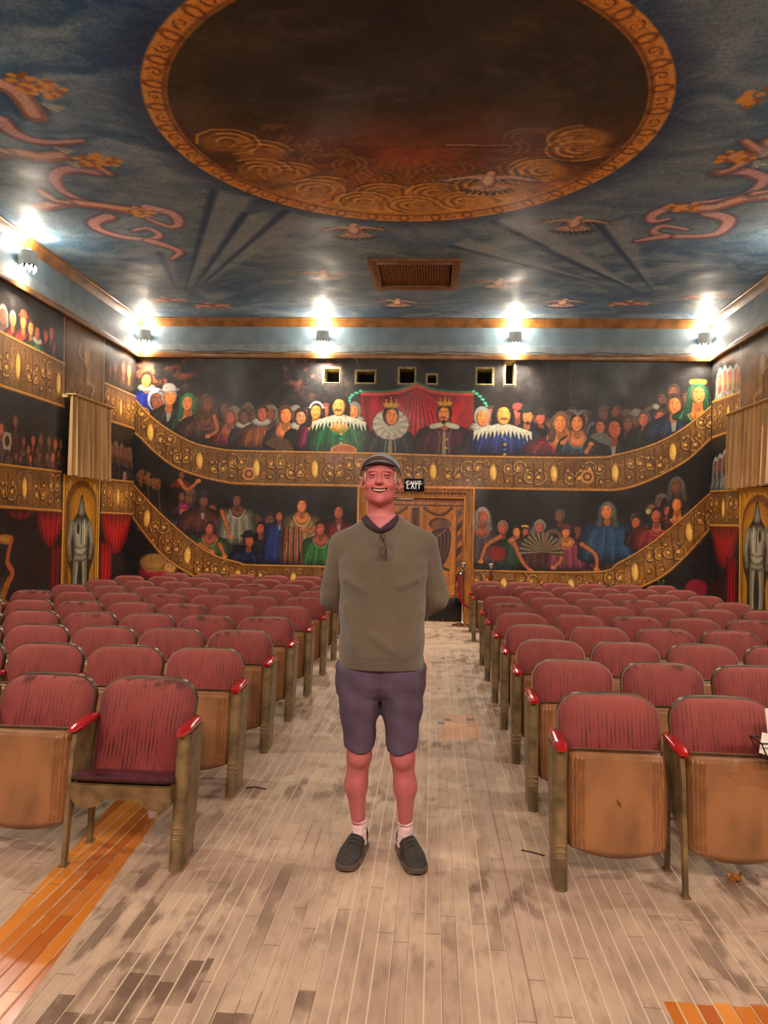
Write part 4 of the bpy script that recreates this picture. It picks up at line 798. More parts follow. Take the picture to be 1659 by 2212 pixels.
# ------------------------------------------------------------------ doorway
wood = mat('amber_wood', (222, 142, 54), .4, noise=.3, nscale=6, stretch=(8, 8, .6), coat=.2)
woodk = mat('carved_wood', (176, 112, 44), .45, noise=.45, nscale=26, coat=.15, bump=.6, bscale=40)
blackp = mat('kick_plate_black', (18, 17, 15), .3, noise=.3, nscale=30, spec=.5)
chrome = mat('polished_chrome', (215, 210, 205), .12, 1.)
brass = mat('dull_brass', (120, 88, 44), .35, .8)
b = MB()
for x0, x1, z0, z1 in ((-1.21, -1.06, 0, 2.11), (.48, .63, 0, 2.11), (-1.06, .48, 1.96, 2.11)):
    b.box(x0, x1, YB-.035, YB+.06, z0, z1)
for x0, x1, z0, z1 in ((-1.225, -1.19, 0, 2.125), (.61, .645, 0, 2.125), (-1.19, .61, 2.095, 2.125), (-1.075, -1.05, 0, 1.975), (.47, .495, 0, 1.975), (-1.05, .47, 1.95, 1.975)):
    b.box(x0, x1, YB-.055, YB-.03, z0, z1, .005)
fr_ = b.build('trim_40', wood); tag(fr_, kind='structure')
b = MB()
for k in range(30):
    x = -1.04+k*.0525; b.lathe([(.0, 0), (.019, 0), (.022, .006), (.012, .012), (0, .006)], (x, 0, 0), 10)
vs = [(v[0], YB-.036-v[2], 2.035+v[1]) for v in b.v]; c_ = mesh('carved_border', vs, b.f, woodk, fr_)
def leaf(name, x0, x1, mirror):
    g = 1/140.; xs = np.arange(x0, x1+g*.5, g); zs = np.arange(0, 1.96+g*.5, g); xs[-1] = x1; zs[-1] = 1.96
    cv = Canvas(xs, zs, (216, 132, 44)); X, Y = np.meshgrid(xs, zs); cv.I *= (.75+.5*fbm(X*30, Y*2.5, 5, 4))[..., None]
    w = x1-x0; s_ = -1 if mirror else 1; m = (x0+x1)/2
    def q(u, z): return (m+s_*u*w, z)
    cv.stroke([q(-.5, 1.93), q(.5, 1.93)], .05, .05, (150, 84, 26), 1); cv.stroke([q(-.48, 1.84), q(.48, 1.84)], .02, .02, (92, 48, 16), 1); cv.stroke([q(-.48, 1.82), q(.48, 1.82)], .012, .012, (224, 150, 66), 1)
    for u in (-.44, -.36, .28, .36): cv.stroke([q(u, .4), q(u, 1.8)], .016, .016, (112, 60, 18) if u in (-.44, .36) else (226, 150, 64), .9)
    # purple grey folded ribbon up the hinge side
    for k in range(7):
        z = .42+k*.2; cv.poly([q(.36, z), q(.47, z+.09), q(.47, z+.2), q(.36, z+.12)], (74, 44, 40) if k % 2 else (126, 86, 76), .95, .01)
    cv.poly([q(-.5, 1.2), q(-.43, 1.2), q(-.43, 1.8), q(-.5, 1.8)], (84, 52, 56), .9, .01)
    P = smooth([q(-.33, 1.8), q(-.15, 1.71), q(.05, 1.69), q(.26, 1.8)], 5, False); cv.stroke(P, .03, .03, (86, 44, 14), 1); cv.stroke([p+np.array((0, .03)) for p in P], .012, .012, (120, 64, 22), .8)
    # robed figure in brown wash
    cv.ell(*q(-.0, 1.55), .17, .1, (96, 60, 44), 1, 0, .02); cv.ell(*q(.04, 1.54), .15, .085, (132, 92, 66), .9, 0, .03); cv.ell(*q(-.07, 1.51), .07, .09, (160, 100, 60), .9, 0, .02)
    cv.poly(smooth([q(-.16, 1.42), q(.2, 1.48), (q(.24, 1.2)), q(.16, .98), q(.02, .88), q(-.1, 1.1), q(-.2, 1.25)], 4), (74, 42, 38), 1, .012)
    for k in range(8): cv.stroke(smooth([q(-.1+.04*k, 1.42), q(-.06+.035*k, 1.2), q(-.1+.03*k, .98)], 4, False), .014, .008, (170, 120, 74) if k % 2 else (40, 22, 20), .8)
    cv.stroke([q(-.2, 1.25), q(.14, 1.46)], .03, .02, (170, 120, 84), .9); cv.stroke(smooth([q(.02, .95), q(.1, .85), q(.2, .82)], 3, False), .03, .04, (60, 26, 22), 1)
    for z in (.62, .54): cv.ell(*q(-.05, z), .03, .02, (112, 60, 24), .9)
    cv.stroke([q(-.5, .41), q(.5, .41)], .02, .02, (120, 64, 22), 1)
    o = wall_mesh(name, cv, lambda U, Z: np.stack([U, np.full_like(U, YB+.03), Z], -1), paint_mat(name+'_paint', .4, .25, .15))
    b = MB(); b.box(x0+.01, x1-.01, YB+.018, YB+.0285, .01, .385, .003); kp = b.build('kick_plate', blackp, o)
    b = MB()
    for i in range(9):
        for z in (.03, .365): b.lathe([(0, 0), (.005, 0), (.004, .003), (0, .004)], (x0+.05+i*(w-.1)/8, 0, 0), 8)
    vs = []; n = 32
    for t_, v in enumerate(b.v):
        z = .03 if (t_//32) % 2 == 0 else .365; vs.append((v[0], YB+.018-v[2], z+v[1]))
    mesh('screw', vs, b.f, chrome, kp)
    kn = MB().lathe([(0, 0), (.03, 0), (.03, .006), (.012, .012), (.012, .03), (.026, .04), (.028, .052), (.018, .062), (0, .064)], (0, 0, 0), 18)
    xx = x0+.06 if not mirror else x1-.06
    mesh('door_knob', [(xx+v[0], YB+.028-v[2], .98+v[1]) for v in kn.v], kn.f, brass, o)
    return o
leaf('door_1', -1.055, -.293, True); leaf('door_2', -.287, .475, False)
b = MB(); b.box(-1.06, .48, YB+.06, YB+.08, 0, 1.97); tag(b.build('trim_41', dark, None, False), kind='structure')
b = MB(); b.box(-.62, -.32, YB-.03, YB+.02, 1.925, 1.948, .004); t = b.build('light_leak_bar', mat('leak_bar_metal', (190, 185, 178), .3, .7), None)  # pale bar added in place of light leaking over the left leaf
tag(t, 'pale metal bar standing in for light leaking over the left door leaf, behind the man', 'light leak')
# ------------------------------------------------------------------ exit sign
s = empty('exit_sign', (-.32, YB, 2.06), 'black framed EXIT sign with white letters over the double doors', 'exit sign')
b = MB(); b.box(-.16, .16, -.07, -.0005, 0, .2, .006); sb = b.build('sign_box', mat('sign_black', (14, 13, 18), .25, noise=.2), s)
b = MB(); b.box(-.145, .145, -.076, -.0695, .014, .186, .002); b.build('face_plate', mat('sign_face', (22, 20, 30), .15, coat=.6), s)
b = MB(); d0, d1 = -.080, -.0755; z0, z1, t = .035, .165, .017
def bar(p, q): # thick line prism
    dx, dz = q[0]-p[0], q[1]-p[1]; l = math.hypot(dx, dz); nx_, nz_ = -dz/l*t/2, dx/l*t/2
    b.prism([(p[0]+nx_, p[1]+nz_), (q[0]+nx_, q[1]+nz_), (q[0]-nx_, q[1]-nz_), (p[0]-nx_, p[1]-nz_)], 1, d0, d1)
x = -.12
bar((x+t/2, z0), (x+t/2, z1)); [bar((x+t, z), (x+.042, z)) for z in (z0+t/2, (z0+z1)/2, z1-t/2)]
x = -.056; bar((x+.006, z0), (x+.056, z1)); bar((x+.006, z1), (x+.056, z0))
x = .026; bar((x, z0), (x, z1))
x = .048; bar((x, z1-t/2), (x+.062, z1-t/2)); bar((x+.031, z0), (x+.031, z1-t))
b.build('lettering', mat('sign_white', (226, 222, 216), .4, emit=(226, 222, 216), estr=.12), s, False)
# ------------------------------------------------------------------ sconces
hous = mat('sconce_housing', (206, 212, 208), .5, noise=.1); glass = mat('milky_glass_drop', (240, 236, 226), .15, emit=(255, 236, 200), estr=3.0)
bulbm = mat('lit_bulb', (255, 245, 225), .3, emit=(255, 238, 205), estr=60.)
def sconce(loc, rz, label, power=1.):
    s = empty('wall_sconce', loc, label, 'wall lamp', rz, 'up-and-down wall sconces on the blue frieze')
    r = .1; P = [(r, -.08), (r, .08), (r-.006, .08), (r-.006, -.08)]
    b = MB().lathe(P+[P[0]], (0, -.12, 0), 28); b.build('housing', hous, s)
    b = MB(); b.box(-.03, .03, -.03, -.001, -.04, .04, .004); b.box(-.018, .018, -.121, -.02, -.012, .012, .003); b.build('bracket', hous, s)
    for z, nm in ((.085, 'upper_bulb'), (-.085, 'lower_bulb')):
        b = MB(); n = 10; b.lathe([(.0, -.04), (.02, -.034), (.034, -.015), (.036, .004), (.03, .024), (.016, .038), (0, .042)], (0, -.12, z), 16); b.build(nm, bulbm, s)
    for k in range(10):
        a = 2*PI*(k+.5)/10; x, y = .084*math.cos(a), -.12+.084*math.sin(a); l = .05+.035*((k*7) % 5)/4
        MB().lathe([(0, -.08-l), (.006, -.078-l), (.011, -.065-l), (.009, -.09), (.012, -.082), (0, -.078)], (x, y, 0), 8).build('glass_drop', glass, s)
    for z, rx in ((-.2, 0), (.2, PI)):
        ld = bpy.data.lights.new('sconce_beam', 'SPOT'); ld.energy = DOWN*power*(1 if rx == 0 else .22)*(.5 if abs(loc[0]) > 3.9 and loc[1] > 12 else 1); ld.color = (1., .9, .74); ld.shadow_soft_size = .05; ld.spot_size = math.radians(128); ld.spot_blend = 1.
        lo = bpy.data.objects.new('sconce_beam', ld); link(lo, s); lo.location = (0, -.12, z); lo.rotation_euler = (rx-.22 if rx == 0 else rx+.15, 0, 0)
    for z, e in ((.17, 1.), (-.17, .6)):
        ld = bpy.data.lights.new('sconce_light', 'POINT'); ld.energy = SCONCE*power*e*(.6 if abs(loc[0]) > 3.9 and loc[1] > 12 else 1); ld.color = (1., .9, .76); ld.shadow_soft_size = .045
        lo = bpy.data.objects.new('sconce_light', ld); link(lo, s); lo.location = (0, -.15, z)
SCONCE = 8; DOWN = 130
zs_ = 4.5
for x, lb in ((-4.74, 'grey sconce in the far left corner of the back frieze'), (-1.83, 'grey sconce on the back frieze above the leftmost wall port'), (1.22, 'grey sconce on the back frieze above the narrow slot-shaped port'), (4.13, 'grey sconce in the far right corner of the back frieze')):
    sconce((x, YB-.012, zs_), 0, lb)
sconce((XL+.012, 8.62, 4.52), PI/2, 'large grey sconce on the left wall frieze, glass drops hanging below', .55)
for y in (4.9, 1.2): sconce((XL+.012, y, 4.52), PI/2, 'grey sconce on the left wall frieze %s' % ('above the front seat rows' if y > 3 else 'beside the stage'), .8)
for y in (8.62, 4.9, 1.2): sconce((XR-.012, y, 4.52), -PI/2, 'grey sconce on the right wall frieze %s' % ('above the middle rows' if y > 8 else 'above the front seat rows' if y > 3 else 'beside the stage'), .8)
cab = mat('old_cable', (120, 104, 84), .7)
pts_ = [(x, YB-.06-.01*math.sin(x*3), 4.275+.012*math.sin(x*5.3)+.008*math.sin(x*13)) for x in np.linspace(-4.6, 4.0, 70)]
tag(MB().tube(pts_, .006, 6).build('power_cable', cab), 'thin sagging cable lying along the lower gilt moulding of the back wall', 'cable')
tag(MB().tube([(-1.33, YB-.066, 4.28), (-1.31, YB-.07, 4.2), (-1.27, YB-.03, 4.1), (-1.23, YB-.006, 4.0)], .006, 6).build('dangling_cord', cab), 'short pale cord hanging from the moulding to the second wall port', 'cord')
# ------------------------------------------------------------------ ceiling vent
v = empty('ceiling_vent', (-.31, 10.05, ZC), 'brown wooden framed air vent with dark mesh in the blue painted ceiling', 'vent')
vb = mat('vent_wood', (150, 100, 52), .5, noise=.3, nscale=10, stretch=(1, 6, 1)); vd = mat('vent_dark', (20, 13, 8), .8); vg = mat('vent_mesh', (170, 120, 78), .5, 0); ve = mat('vent_edge', (176, 150, 116), .6)
b = MB()
for x0, x1, y0, y1 in ((-.58, -.47, -.6, .6), (.48, .58, -.6, .6), (-.47, .48, -.6, -.45), (-.47, .48, .45, .6)): b.box(x0, x1, y0, y1, -.035, .004, .004)
b.build('frame', vb, v)
b = MB()
for a in ((-.485, -.47, -.46, .46), (.48, .495, -.46, .46), (-.485, .495, -.465, -.45), (-.485, .495, .45, .465)): b.box(a[0], a[1], a[2], a[3], -.004, .16)
b.build('duct', vb, v, False)
MB().box(-.485, .495, -.465, .465, .16, .17).build('back_plate', vd, v, False)
b = MB()
for k in range(26):
    y = -.44+k*.035
    for j in range(13):
        x = -.46+j*.072+(.036 if k % 2 else 0)
        if x+.05 < .475: b.box(x, x+.05, y, y+.02, .012, .018); 
for j in range(26): b.box(-.465+j*.0362, -.461+j*.0362, -.45, .45, .019, .021)
b.build('grille', vg, v, False)
b = MB(); b.box(-.586, -.58, -.6, .6, -.038, 0); b.box(.58, .586, -.6, .6, -.038, 0); b.build('pale_edge', ve, v, False)
# ------------------------------------------------------------------ rope barrier
def stanchion(x, y, lb):
    s = empty('rope_stanchion', (x, y, 0), lb, 'barrier post', 0, 'chrome rope barrier posts')
    MB().lathe([(0, 0), (.165, 0), (.168, .008), (.15, .02), (.09, .036), (.04, .052), (.026, .07), (.02, .075)], (0, 0, 0), 32).build('base', chrome, s)
    MB().lathe([(.019, .06), (.019, .87), (.026, .872), (.026, .885), (.016, .89)], (0, 0, 0), 20).build('post', chrome, s)
    MB().lathe([(.016, .885), (.02, .895)]+[(.04*math.sin(a), .935-.04*math.cos(a)) for a in np.linspace(.5, PI, 10)], (0, 0, 0), 20).build('ball_finial', chrome, s)
    t = MB().tube([(.02, 0, .84), (.034, 0, .85), (.034, 0, .862), (.02, 0, .868)], .004, 8); t.build('rope_ring', chrome, s)
stanchion(.47, 11.8, 'chrome barrier post with ball top beside the right door frame'); stanchion(.89, 11.82, 'chrome barrier post with ball top behind the last right row')
P = smooth([(.455, 11.78, .86), (.41, 11.75, .72), (.405, 11.74, .55), (.44, 11.74, .4), (.52, 11.75, .31), (.64, 11.77, .27), (.76, 11.78, .33), (.84, 11.79, .5), (.87, 11.8, .7), (.885, 11.8, .86)], 6, False)
s = empty('velvet_rope', (.455, 11.78, .86), 'red velvet rope hanging in a loop between the two chrome posts', 'rope')
P = [Vector(p)-Vector((.455, 11.78, .86)) for p in P]
MB().tube(P[3:-3], .02, 12).build('cord', mat('red_velvet', (170, 16, 24), .7, noise=.2, nscale=30), s)
for a in (P[:5], P[-5:]): MB().tube(a, [.012, .022, .024, .024, .02], 10).build('end_cap', chrome, s)
# ------------------------------------------------------------------ curtains on the side walls
cur = mat('tan_curtain', (236, 192, 134), .85, noise=.2, nscale=3, stretch=(1, 3, .3), bump=.15, bscale=120); hem = mat('curtain_rail', (206, 176, 120), .6)
def curtain(x, sgn, y0, y1, zt, zb, lb, seed):
    s = empty('wall_curtain', (x, (y0+y1)/2, zb), lb, 'curtain'); q = random.Random(seed)
    n = 150; m_ = 26; W = y1-y0; ph = [q.uniform(0, 6) for _ in range(3)]; vs = []
    for side in (0, 1):
        for j in range(m_+1):
            t = j/m_
            for i in range(n+1):
                u = i/n; am = .022+.03*t
                w = am*(math.sin(u*W*42+ph[0]+1.2*math.sin(u*9+ph[1]))+.35*math.sin(u*W*90+ph[2]+t))
                vs.append((sgn*(.12+w+(.004 if side else 0)), (u-.5)*W*(1+.02*t), (zt-zb)*(1-t)+.01*math.sin(u*W*20)*t))
    N1 = (n+1)*(m_+1); fs = []
    for j in range(m_):
        for i in range(n):
            a = j*(n+1)+i; fs += [(a, a+1, a+n+2, a+n+1), (N1+a, N1+a+n+1, N1+a+n+2, N1+a+1)]
    for i in range(n): a = m_*(n+1)+i; fs.append((a, a+1, N1+a+1, N1+a)); fs.append((i+1, i, N1+i, N1+i+1))
    for j in range(m_): a = j*(n+1); fs.append((a, a+n+1, N1+a+n+1, N1+a)); a += n; fs.append((a+n+1, a, N1+a, N1+a+n+1))
    mesh('fabric', vs, fs, cur, s, True, 60)
    b = MB(); xs = sorted((0.001*sgn, .075*sgn)); b.box(xs[0], xs[1], -W/2, -W/2+.03, (zt-zb)-.03, zt-zb+.01); b.box(xs[0], xs[1], W/2-.03, W/2, (zt-zb)-.03, zt-zb+.01)
    xs = sorted((.05*sgn, .19*sgn)); b.box(xs[0], xs[1], -W/2-.01, W/2+.01, zt-zb+.002, zt-zb+.022, .004); b.build('rail', hem, s)
    return s
curtain(XL, 1, 9.78, 11.02, 3.13, 2.07, 'pleated tan curtain on the left wall above the painted armour niche', 4)
curtain(XR, -1, 9.72, 11.22, 3.17, 2.12, 'pleated tan curtain on the right wall above the painted armour niche', 9)
# ------------------------------------------------------------------ theatre seats
def fabric_mat():
    m = bpy.data.materials.new('striped_red_plush'); m.use_nodes = True; nt = m.node_tree; N = nt.nodes; K = nt.links; bs = N['Principled BSDF']
    tc = N.new('ShaderNodeTexCoord'); oi = N.new('ShaderNodeObjectInfo')
    def mth(op, a, b=None):
        n = N.new('ShaderNodeMath'); n.operation = op
        for i, v in enumerate((a, b)):
            if v is None: continue
            if hasattr(v, 'is_linked'): K.new(v, n.inputs[i])
            else: n.inputs[i].default_value = v
        return n.outputs[0]
    def mix(f, a, b_):
        n = N.new('ShaderNodeMix'); n.data_type = 'RGBA'
        for i, v in ((0, f), (6, a), (7, b_)):
            if hasattr(v, 'is_linked'): K.new(v, n.inputs[i])
            elif i == 0: n.inputs[i].default_value = v
            else: n.inputs[i].default_value = (*L(*v), 1)
        return n.outputs[2]
    def ramp(v, a, b_):
        n = N.new('ShaderNodeMapRange'); n.inputs[1].default_value = a; n.inputs[2].default_value = b_; K.new(v, n.inputs[0]); return n.outputs[0]
    va = N.new('ShaderNodeVectorMath'); va.operation = 'ADD'; K.new(tc.outputs['Object'], va.inputs[0])
    cb = N.new('ShaderNodeCombineXYZ'); K.new(mth('MULTIPLY', oi.outputs['Random'], 37.), cb.inputs[1]); K.new(mth('MULTIPLY', oi.outputs['Random'], 91.), cb.inputs[2]); K.new(cb.outputs[0], va.inputs[1])
    def noise(s, st, d=4):
        mp = N.new('ShaderNodeMapping'); mp.inputs['Scale'].default_value = st; K.new(va.outputs[0], mp.inputs[0]); n = N.new('ShaderNodeTexNoise'); n.inputs['Scale'].default_value = s; n.inputs['Detail'].default_value = d; K.new(mp.outputs[0], n.inputs[0]); return n.outputs['Fac']
    sp = N.new('ShaderNodeSeparateXYZ'); K.new(tc.outputs['Object'], sp.inputs[0]); x, z = sp.outputs[0], sp.outputs[2]
    wob = mth('MULTIPLY', mth('SUBTRACT', noise(5, (1, 1, 1)), .5), .01)
    st = mth('SINE', mth('MULTIPLY', mth('ADD', x, wob), 2*PI/.0185))
    stripes = mth('MULTIPLY', ramp(st, -.2, .8), ramp(noise(26, (1, 1, .16), 4), .42, .62))
    n1 = noise(5, (1, 1, .7)); n2 = noise(14, (1, 1, 1))
    c = mix(ramp(n1, .3, .7), (118, 34, 30), (140, 54, 44)); c = mix(mth('MULTIPLY', oi.outputs['Random'], .4), c, (124, 44, 48))
    c = mix(mth('MULTIPLY', stripes, .9), c, (52, 10, 10))
    # top roll paled to dusty pink, overhead light painted in; grimy side patches
    overhead_tint = mth('MULTIPLY', ramp(z, .52, .74), .45); c = mix(overhead_tint, c, (172, 96, 84))
    edge = mth('MULTIPLY', ramp(mth('ADD', mth('ABSOLUTE', x), mth('MULTIPLY', mth('SUBTRACT', n2, .5), .12)), .14, .225), mth('MULTIPLY', oi.outputs['Random'], .7)); c = mix(edge, c, (84, 20, 34))
    cap = mth('MULTIPLY', mth('MULTIPLY', ramp(z, .7, .73), ramp(n2, .5, .62)), mth('GREATER_THAN', oi.outputs['Random'], .8)); c = mix(mth('MULTIPLY', cap, .8), c, (58, 34, 26))
    K.new(c, bs.inputs['Base Color']); bs.inputs['Roughness'].default_value = .85; bs.inputs['Sheen Weight'].default_value = .35; bs.inputs['Sheen Roughness'].default_value = .4; bs.inputs['Sheen Tint'].default_value = (*L(220, 130, 120), 1)
    bp = N.new('ShaderNodeBump'); bp.inputs['Strength'].default_value = .5; bp.inputs['Distance'].default_value = .002; K.new(mth('ADD', mth('MULTIPLY', st, .4), noise(300, (1, 1, 1), 2)), bp.inputs['Height']); K.new(bp.outputs[0], bs.inputs['Normal'])
    return m
plush = fabric_mat()
tan = mat('tan_enamel', (156, 106, 66), .42, noise=.22, nscale=7, spec=.5, coat=.15, bump=.1, bscale=30, stretch=(1, 1, .5))
olive = mat('olive_enamel', (132, 106, 68), .45, noise=.35, nscale=11, spec=.5, coat=.1)
rim = mat('rim_metal', (92, 70, 46), .35, .5, noise=.3)
redl = mat('red_lacquer', (176, 12, 22), .14, noise=.1, coat=.8)
leath = mat('maroon_leather', (80, 38, 50), .26, noise=.3, nscale=12, bump=.25, bscale=18, spec=.6)
HW = .232
def outline_rows(nv, W0, W1, z0, z1, r, rb=.03):
    """half width per height row: rounded top corners, slightly tapered"""
    out = []
    for j in range(nv+1):
        t = j/nv; t = .5-.5*math.cos(PI*t); z = z0+(z1-z0)*t; W = W0+(W1-W0)*t; d = z1-z; hw = W
        if d < r: hw = W-r*1.15+1.15*math.sqrt(max(0, r*r-(r-d)**2))
        e = z-z0
        if e < rb: hw -= rb-math.sqrt(max(0, rb*rb-(rb-e)**2))
        out.append((z, max(hw, .012)))
    return out
def yback(z): return .36-.34*(.745-z)+.02*((.56-z)/.2)**2*0
def shell(rows, yf, yr, nu=24, arch=.012):
    """closed solid from front surface yf(u,v) and rear surface yr"""
    vs = []; fs = []; n = nu+1; m_ = len(rows); z1 = rows[-1][0]
    for side in (0, 1):
        for j, (z, hw) in enumerate(rows):
            for i in range(n):
                u = 2*i/nu-1; x = hw*u; zz = z+arch*(1-(x/HW)**2)*max(0, (z-rows[0][0])/(z1-rows[0][0]))**3
                vs.append((x, (yf if side == 0 else yr)(u, j/(m_-1), z, x), zz))
    o = n*m_
    for j in range(m_-1):
        for i in range(nu):
            a = j*n+i; fs += [(a, a+1, a+n+1, a+n), (o+a, o+a+n, o+a+n+1, o+a+1)]
    for i in range(nu): fs.append((i+1, i, o+i, o+i+1)); a = (m_-1)*n+i; fs.append((a, a+1, o+a+1, o+a))
    for j in range(m_-1): a = j*n; fs.append((a, a+n, o+a+n, o+a)); a += nu; fs.append((a+n, a, o+a, o+a+n))
    return vs, fs
puff = lambda u, v: (1-abs(u)**5)**.6*(1-abs(2*v-1)**7)**.6
def back_cushion():
    rows = outline_rows(26, .214, HW-.004, .34, .735, .088)
    return shell(rows, lambda u, v, z, x: yback(z)-.012-.03*puff(u, v)+.012*(1-(x/HW)**2), lambda u, v, z, x: yback(z)+.012*(1-(x/HW)**2))
def back_shell():
    rows = outline_rows(26, .222, HW+.002, .3, .742, .094)
    return shell(rows, lambda u, v, z, x: yback(z)-.008+.012*(1-(x/HW)**2), lambda u, v, z, x: yback(z)+.024+.014*(1-(x/HW)**2))
def ribs(x, hw): # pressed flutes near both sides of the tan pan
    a = abs(x); return .0045*math.cos((a-.1675)*2*PI/.0165) if .138 < a < .197 else 0
def pan_up():
    rows = []; nv = 30; z0, z1 = .105, .552
    for j in range(nv+1):
        t = .5-.5*math.cos(PI*j/nv); z = z0+(z1-z0)*t; hw = .205+.012*math.sin(PI*min(1, (z1-z)/(z1-z0)))
        d = z1-z; r = .028
        if d < r: hw -= r-math.sqrt(max(0, r*r-(r-d)**2))
        rows.append((z, hw))
    vs = []; fs = []; nu = 100; n = nu+1; m_ = len(rows)
    for side in (0, 1):
        for j, (z, hw) in enumerate(rows):
            for i in range(n):
                u = 2*i/nu-1; x = hw*u
                cur_ = .05*(1-(x/.21)**2)  # rounded lower edge
                k = max(0, 1-(z-z0)/.09); zz = z+k*(.052-cur_)*.98
                e = 1-abs(u)**7; e2 = min(1, (z1-z)/.03)**.5; e3 = min(1, (z-z0)/.04+.15)
                y = .085+.1*(z-.1)+.04-(.055*min(e, e3)**.5*max(e2, .5)) if side == 0 else .13+.1*(z-.1)
                if side == 0 and .14 < z < .53: y += ribs(x, hw)
                vs.append((x, y, zz))
    o = n*m_
    for j in range(m_-1):
        for i in range(nu): a = j*n+i; fs += [(a, a+1, a+n+1, a+n), (o+a, o+a+n, o+a+n+1, o+a+1)]
    for i in range(nu): fs.append((i+1, i, o+i, o+i+1)); a = (m_-1)*n+i; fs.append((a, a+1, o+a+1, o+a))
    for j in range(m_-1): a = j*n; fs.append((a, a+n, o+a+n, o+a)); a += nu; fs.append((a+n, a, o+a, o+a+n))
    return vs, fs
def mid_stand(b, x):
    # thin plate below the arm that splits into a front and a rear leg
    b.prism([(.085, .56), (.325, .56), (.315, .30), (.285, .0), (.255, .0), (.262, .24), (.235, .29), (.10, .26), (.058, .2), (.03, .0), (.0, .0), (.03, .26), (.06, .48)], 0, x-.009, x+.009)
    b.box(x-.016, x+.016, -.01, .04, 0, .006); b.box(x-.016, x+.016, .245, .295, 0, .006)
    b.tube([(x, .012, .01), (x, .045, .26), (x, .085, .55)], .011, 8)
def end_stand(b, x, out):
    # broad rounded end panel, slightly raked, foot narrower than top
    rings = []
    for z in (0, .01, .06, .12, .2, .3, .4, .48, .53, .562):
        t = z/.562; y0 = .0+.085*t+.012*math.sin(PI*t); y1 = .225+.1*t; w = .026+.006*t*t+.004*math.sin(PI*t); yc = y0+w; ring = []
        for k in range(11): a = PI+PI*k/10-PI; ring.append((x+w*math.cos(PI-PI*k/10), yc-w*.95*math.sin(PI*k/10), z))
        for k in range(7): ring.append((x+w*.7*math.cos(PI*k/6), y1+w*.35*math.sin(PI*k/6)-.004, z))
        rings.append(ring)
    b.loft(rings)
def chevrons(x, out):
    b = MB()
    for k in range(3):
        z = .115+k*.024; pts_ = []
        for i in range(9):
            a = -.9+1.8*i/8; w = .0315; yy = .018+.17*(z/.56)*.5+.031-w*.95*math.cos(a*.95)-.001; pts_.append((x+w*math.sin(a), yy-.004, z+.012*math.cos(a*1.3)))
        b.tube(pts_, .0055, 6)
    return b
def arm(x):
    b = MB(); rings = []
    for t in np.linspace(0, 1, 12):
        y = .055+.27*t; e = math.sin(PI*min(1, max(.0, t*3.2+.25)/1.0*.5)) if t < .25 else 1; e2 = 1 if t < .9 else .75
        w = (.033-.009*t)*max(e, .6)*e2; h = .014*max(e, .6)*e2; zc = .577-.006*(1-t)**3+.008*t
        rings.append([(x+w*(abs(math.cos(a))**.55)*(1 if math.cos(a) >= 0 else -1), y, zc+h*(abs(math.sin(a))**.7)*(1 if math.sin(a) >= 0 else -1)) for a in [2*PI*k/16 for k in range(16)]])
    b.loft(rings); return b
ME = {}
def me_of(key, vs, fs, m, angle=40):
    o = mesh(key, vs, fs, m, None, True, angle); ME[key] = o; C.objects.unlink(o); return o
v_, f_ = back_cushion(); me_of('cushion', v_, f_, plush)
v_, f_ = back_shell(); me_of('back', v_, f_, rim)
v_, f_ = pan_up(); me_of('pan', v_, f_, tan)
rows = outline_rows(18, .2, .2, .15, .535, .03)
v_, f_ = shell(rows, lambda u, v, z, x: .131+.1*(z-.1), lambda u, v, z, x: .14+.1*(z-.1)+.05*puff(u, v), arch=0); me_of('squab', v_, f_, leath)
b = MB()
b.tube([(-.19, .128+.045, .545), (-.2, .09+.045, .556), (0, .083+.045, .558), (.2, .09+.045, .556), (.19, .128+.045, .545)], .0045, 6)
me_of('edge', b.v, b.f, rim)
for s_ in (-1, 1):
    b = MB(); mid_stand(b, s_*.2465); me_of('mid%d' % s_, b.v, b.f, olive)
    b = MB(); end_stand(b, s_*.2465, s_); me_of('end%d' % s_, b.v, b.f, olive)
    b = chevrons(s_*.2465, s_); me_of('chev%d' % s_, b.v, b.f, olive)
    b = arm(s_*.2465); me_of('arm%d' % s_, b.v, b.f, redl)
b = MB()
for s_ in (-1, 1): b.tube([(s_*.205, .2, .29), (s_*.238, .2, .29)], .014, 10)
b.tube([(-.205, .2, .29), (.205, .2, .29)], .008, 8)
me_of('hinge', b.v, b.f, rim)
def seat_parts(down, aisle, far):
    """list of (name, mesh key); aisle side sign carries the broad end panel"""
    P = [('backrest', 'cushion'), ('back_frame', 'back')]
    if not down: P += [('seat_pan', 'pan'), ('seat_cushion', 'squab'), ('pan_trim', 'edge')]
    P += [('hinge', 'hinge')]
    return P
def theatre_seat(x, y, side, first, last, label, group, zs=1., down=False):
    s = empty('theatre_seat', (x, y, 0), label, 'seat', 0, group); s.scale = (1, 1, zs)
    for nm, key in seat_parts(down, None, None):
        o = ME[key].copy(); o.name = nm; link(o, s)
    near = -side   # side = +1 right block, its aisle lies towards -x
    k = 'end' if first else 'mid'
    st = ME['%s%d' % (k, near)].copy(); st.name = 'end_panel' if first else 'standard'; link(st, s)
    if first: o = ME['chev%d' % near].copy(); o.name = 'chevron_ribs'; link(o, st)
    o = ME['arm%d' % near].copy(); o.name = 'armrest'; link(o, s)
    if last:
        o = ME['end%d' % -near].copy(); o.name = 'end_panel'; link(o, s); o2 = ME['arm%d' % -near].copy(); o2.name = 'armrest'; link(o2, s)
    return s
ROWY = [3.25, 4.15, 4.97, 5.80, 6.66, 7.6, 8.45, 9.34, 10.23, 11.1]
ordn = ['front', 'second', 'third', 'fourth', 'fifth', 'sixth', 'seventh', 'eighth', 'ninth', 'back']
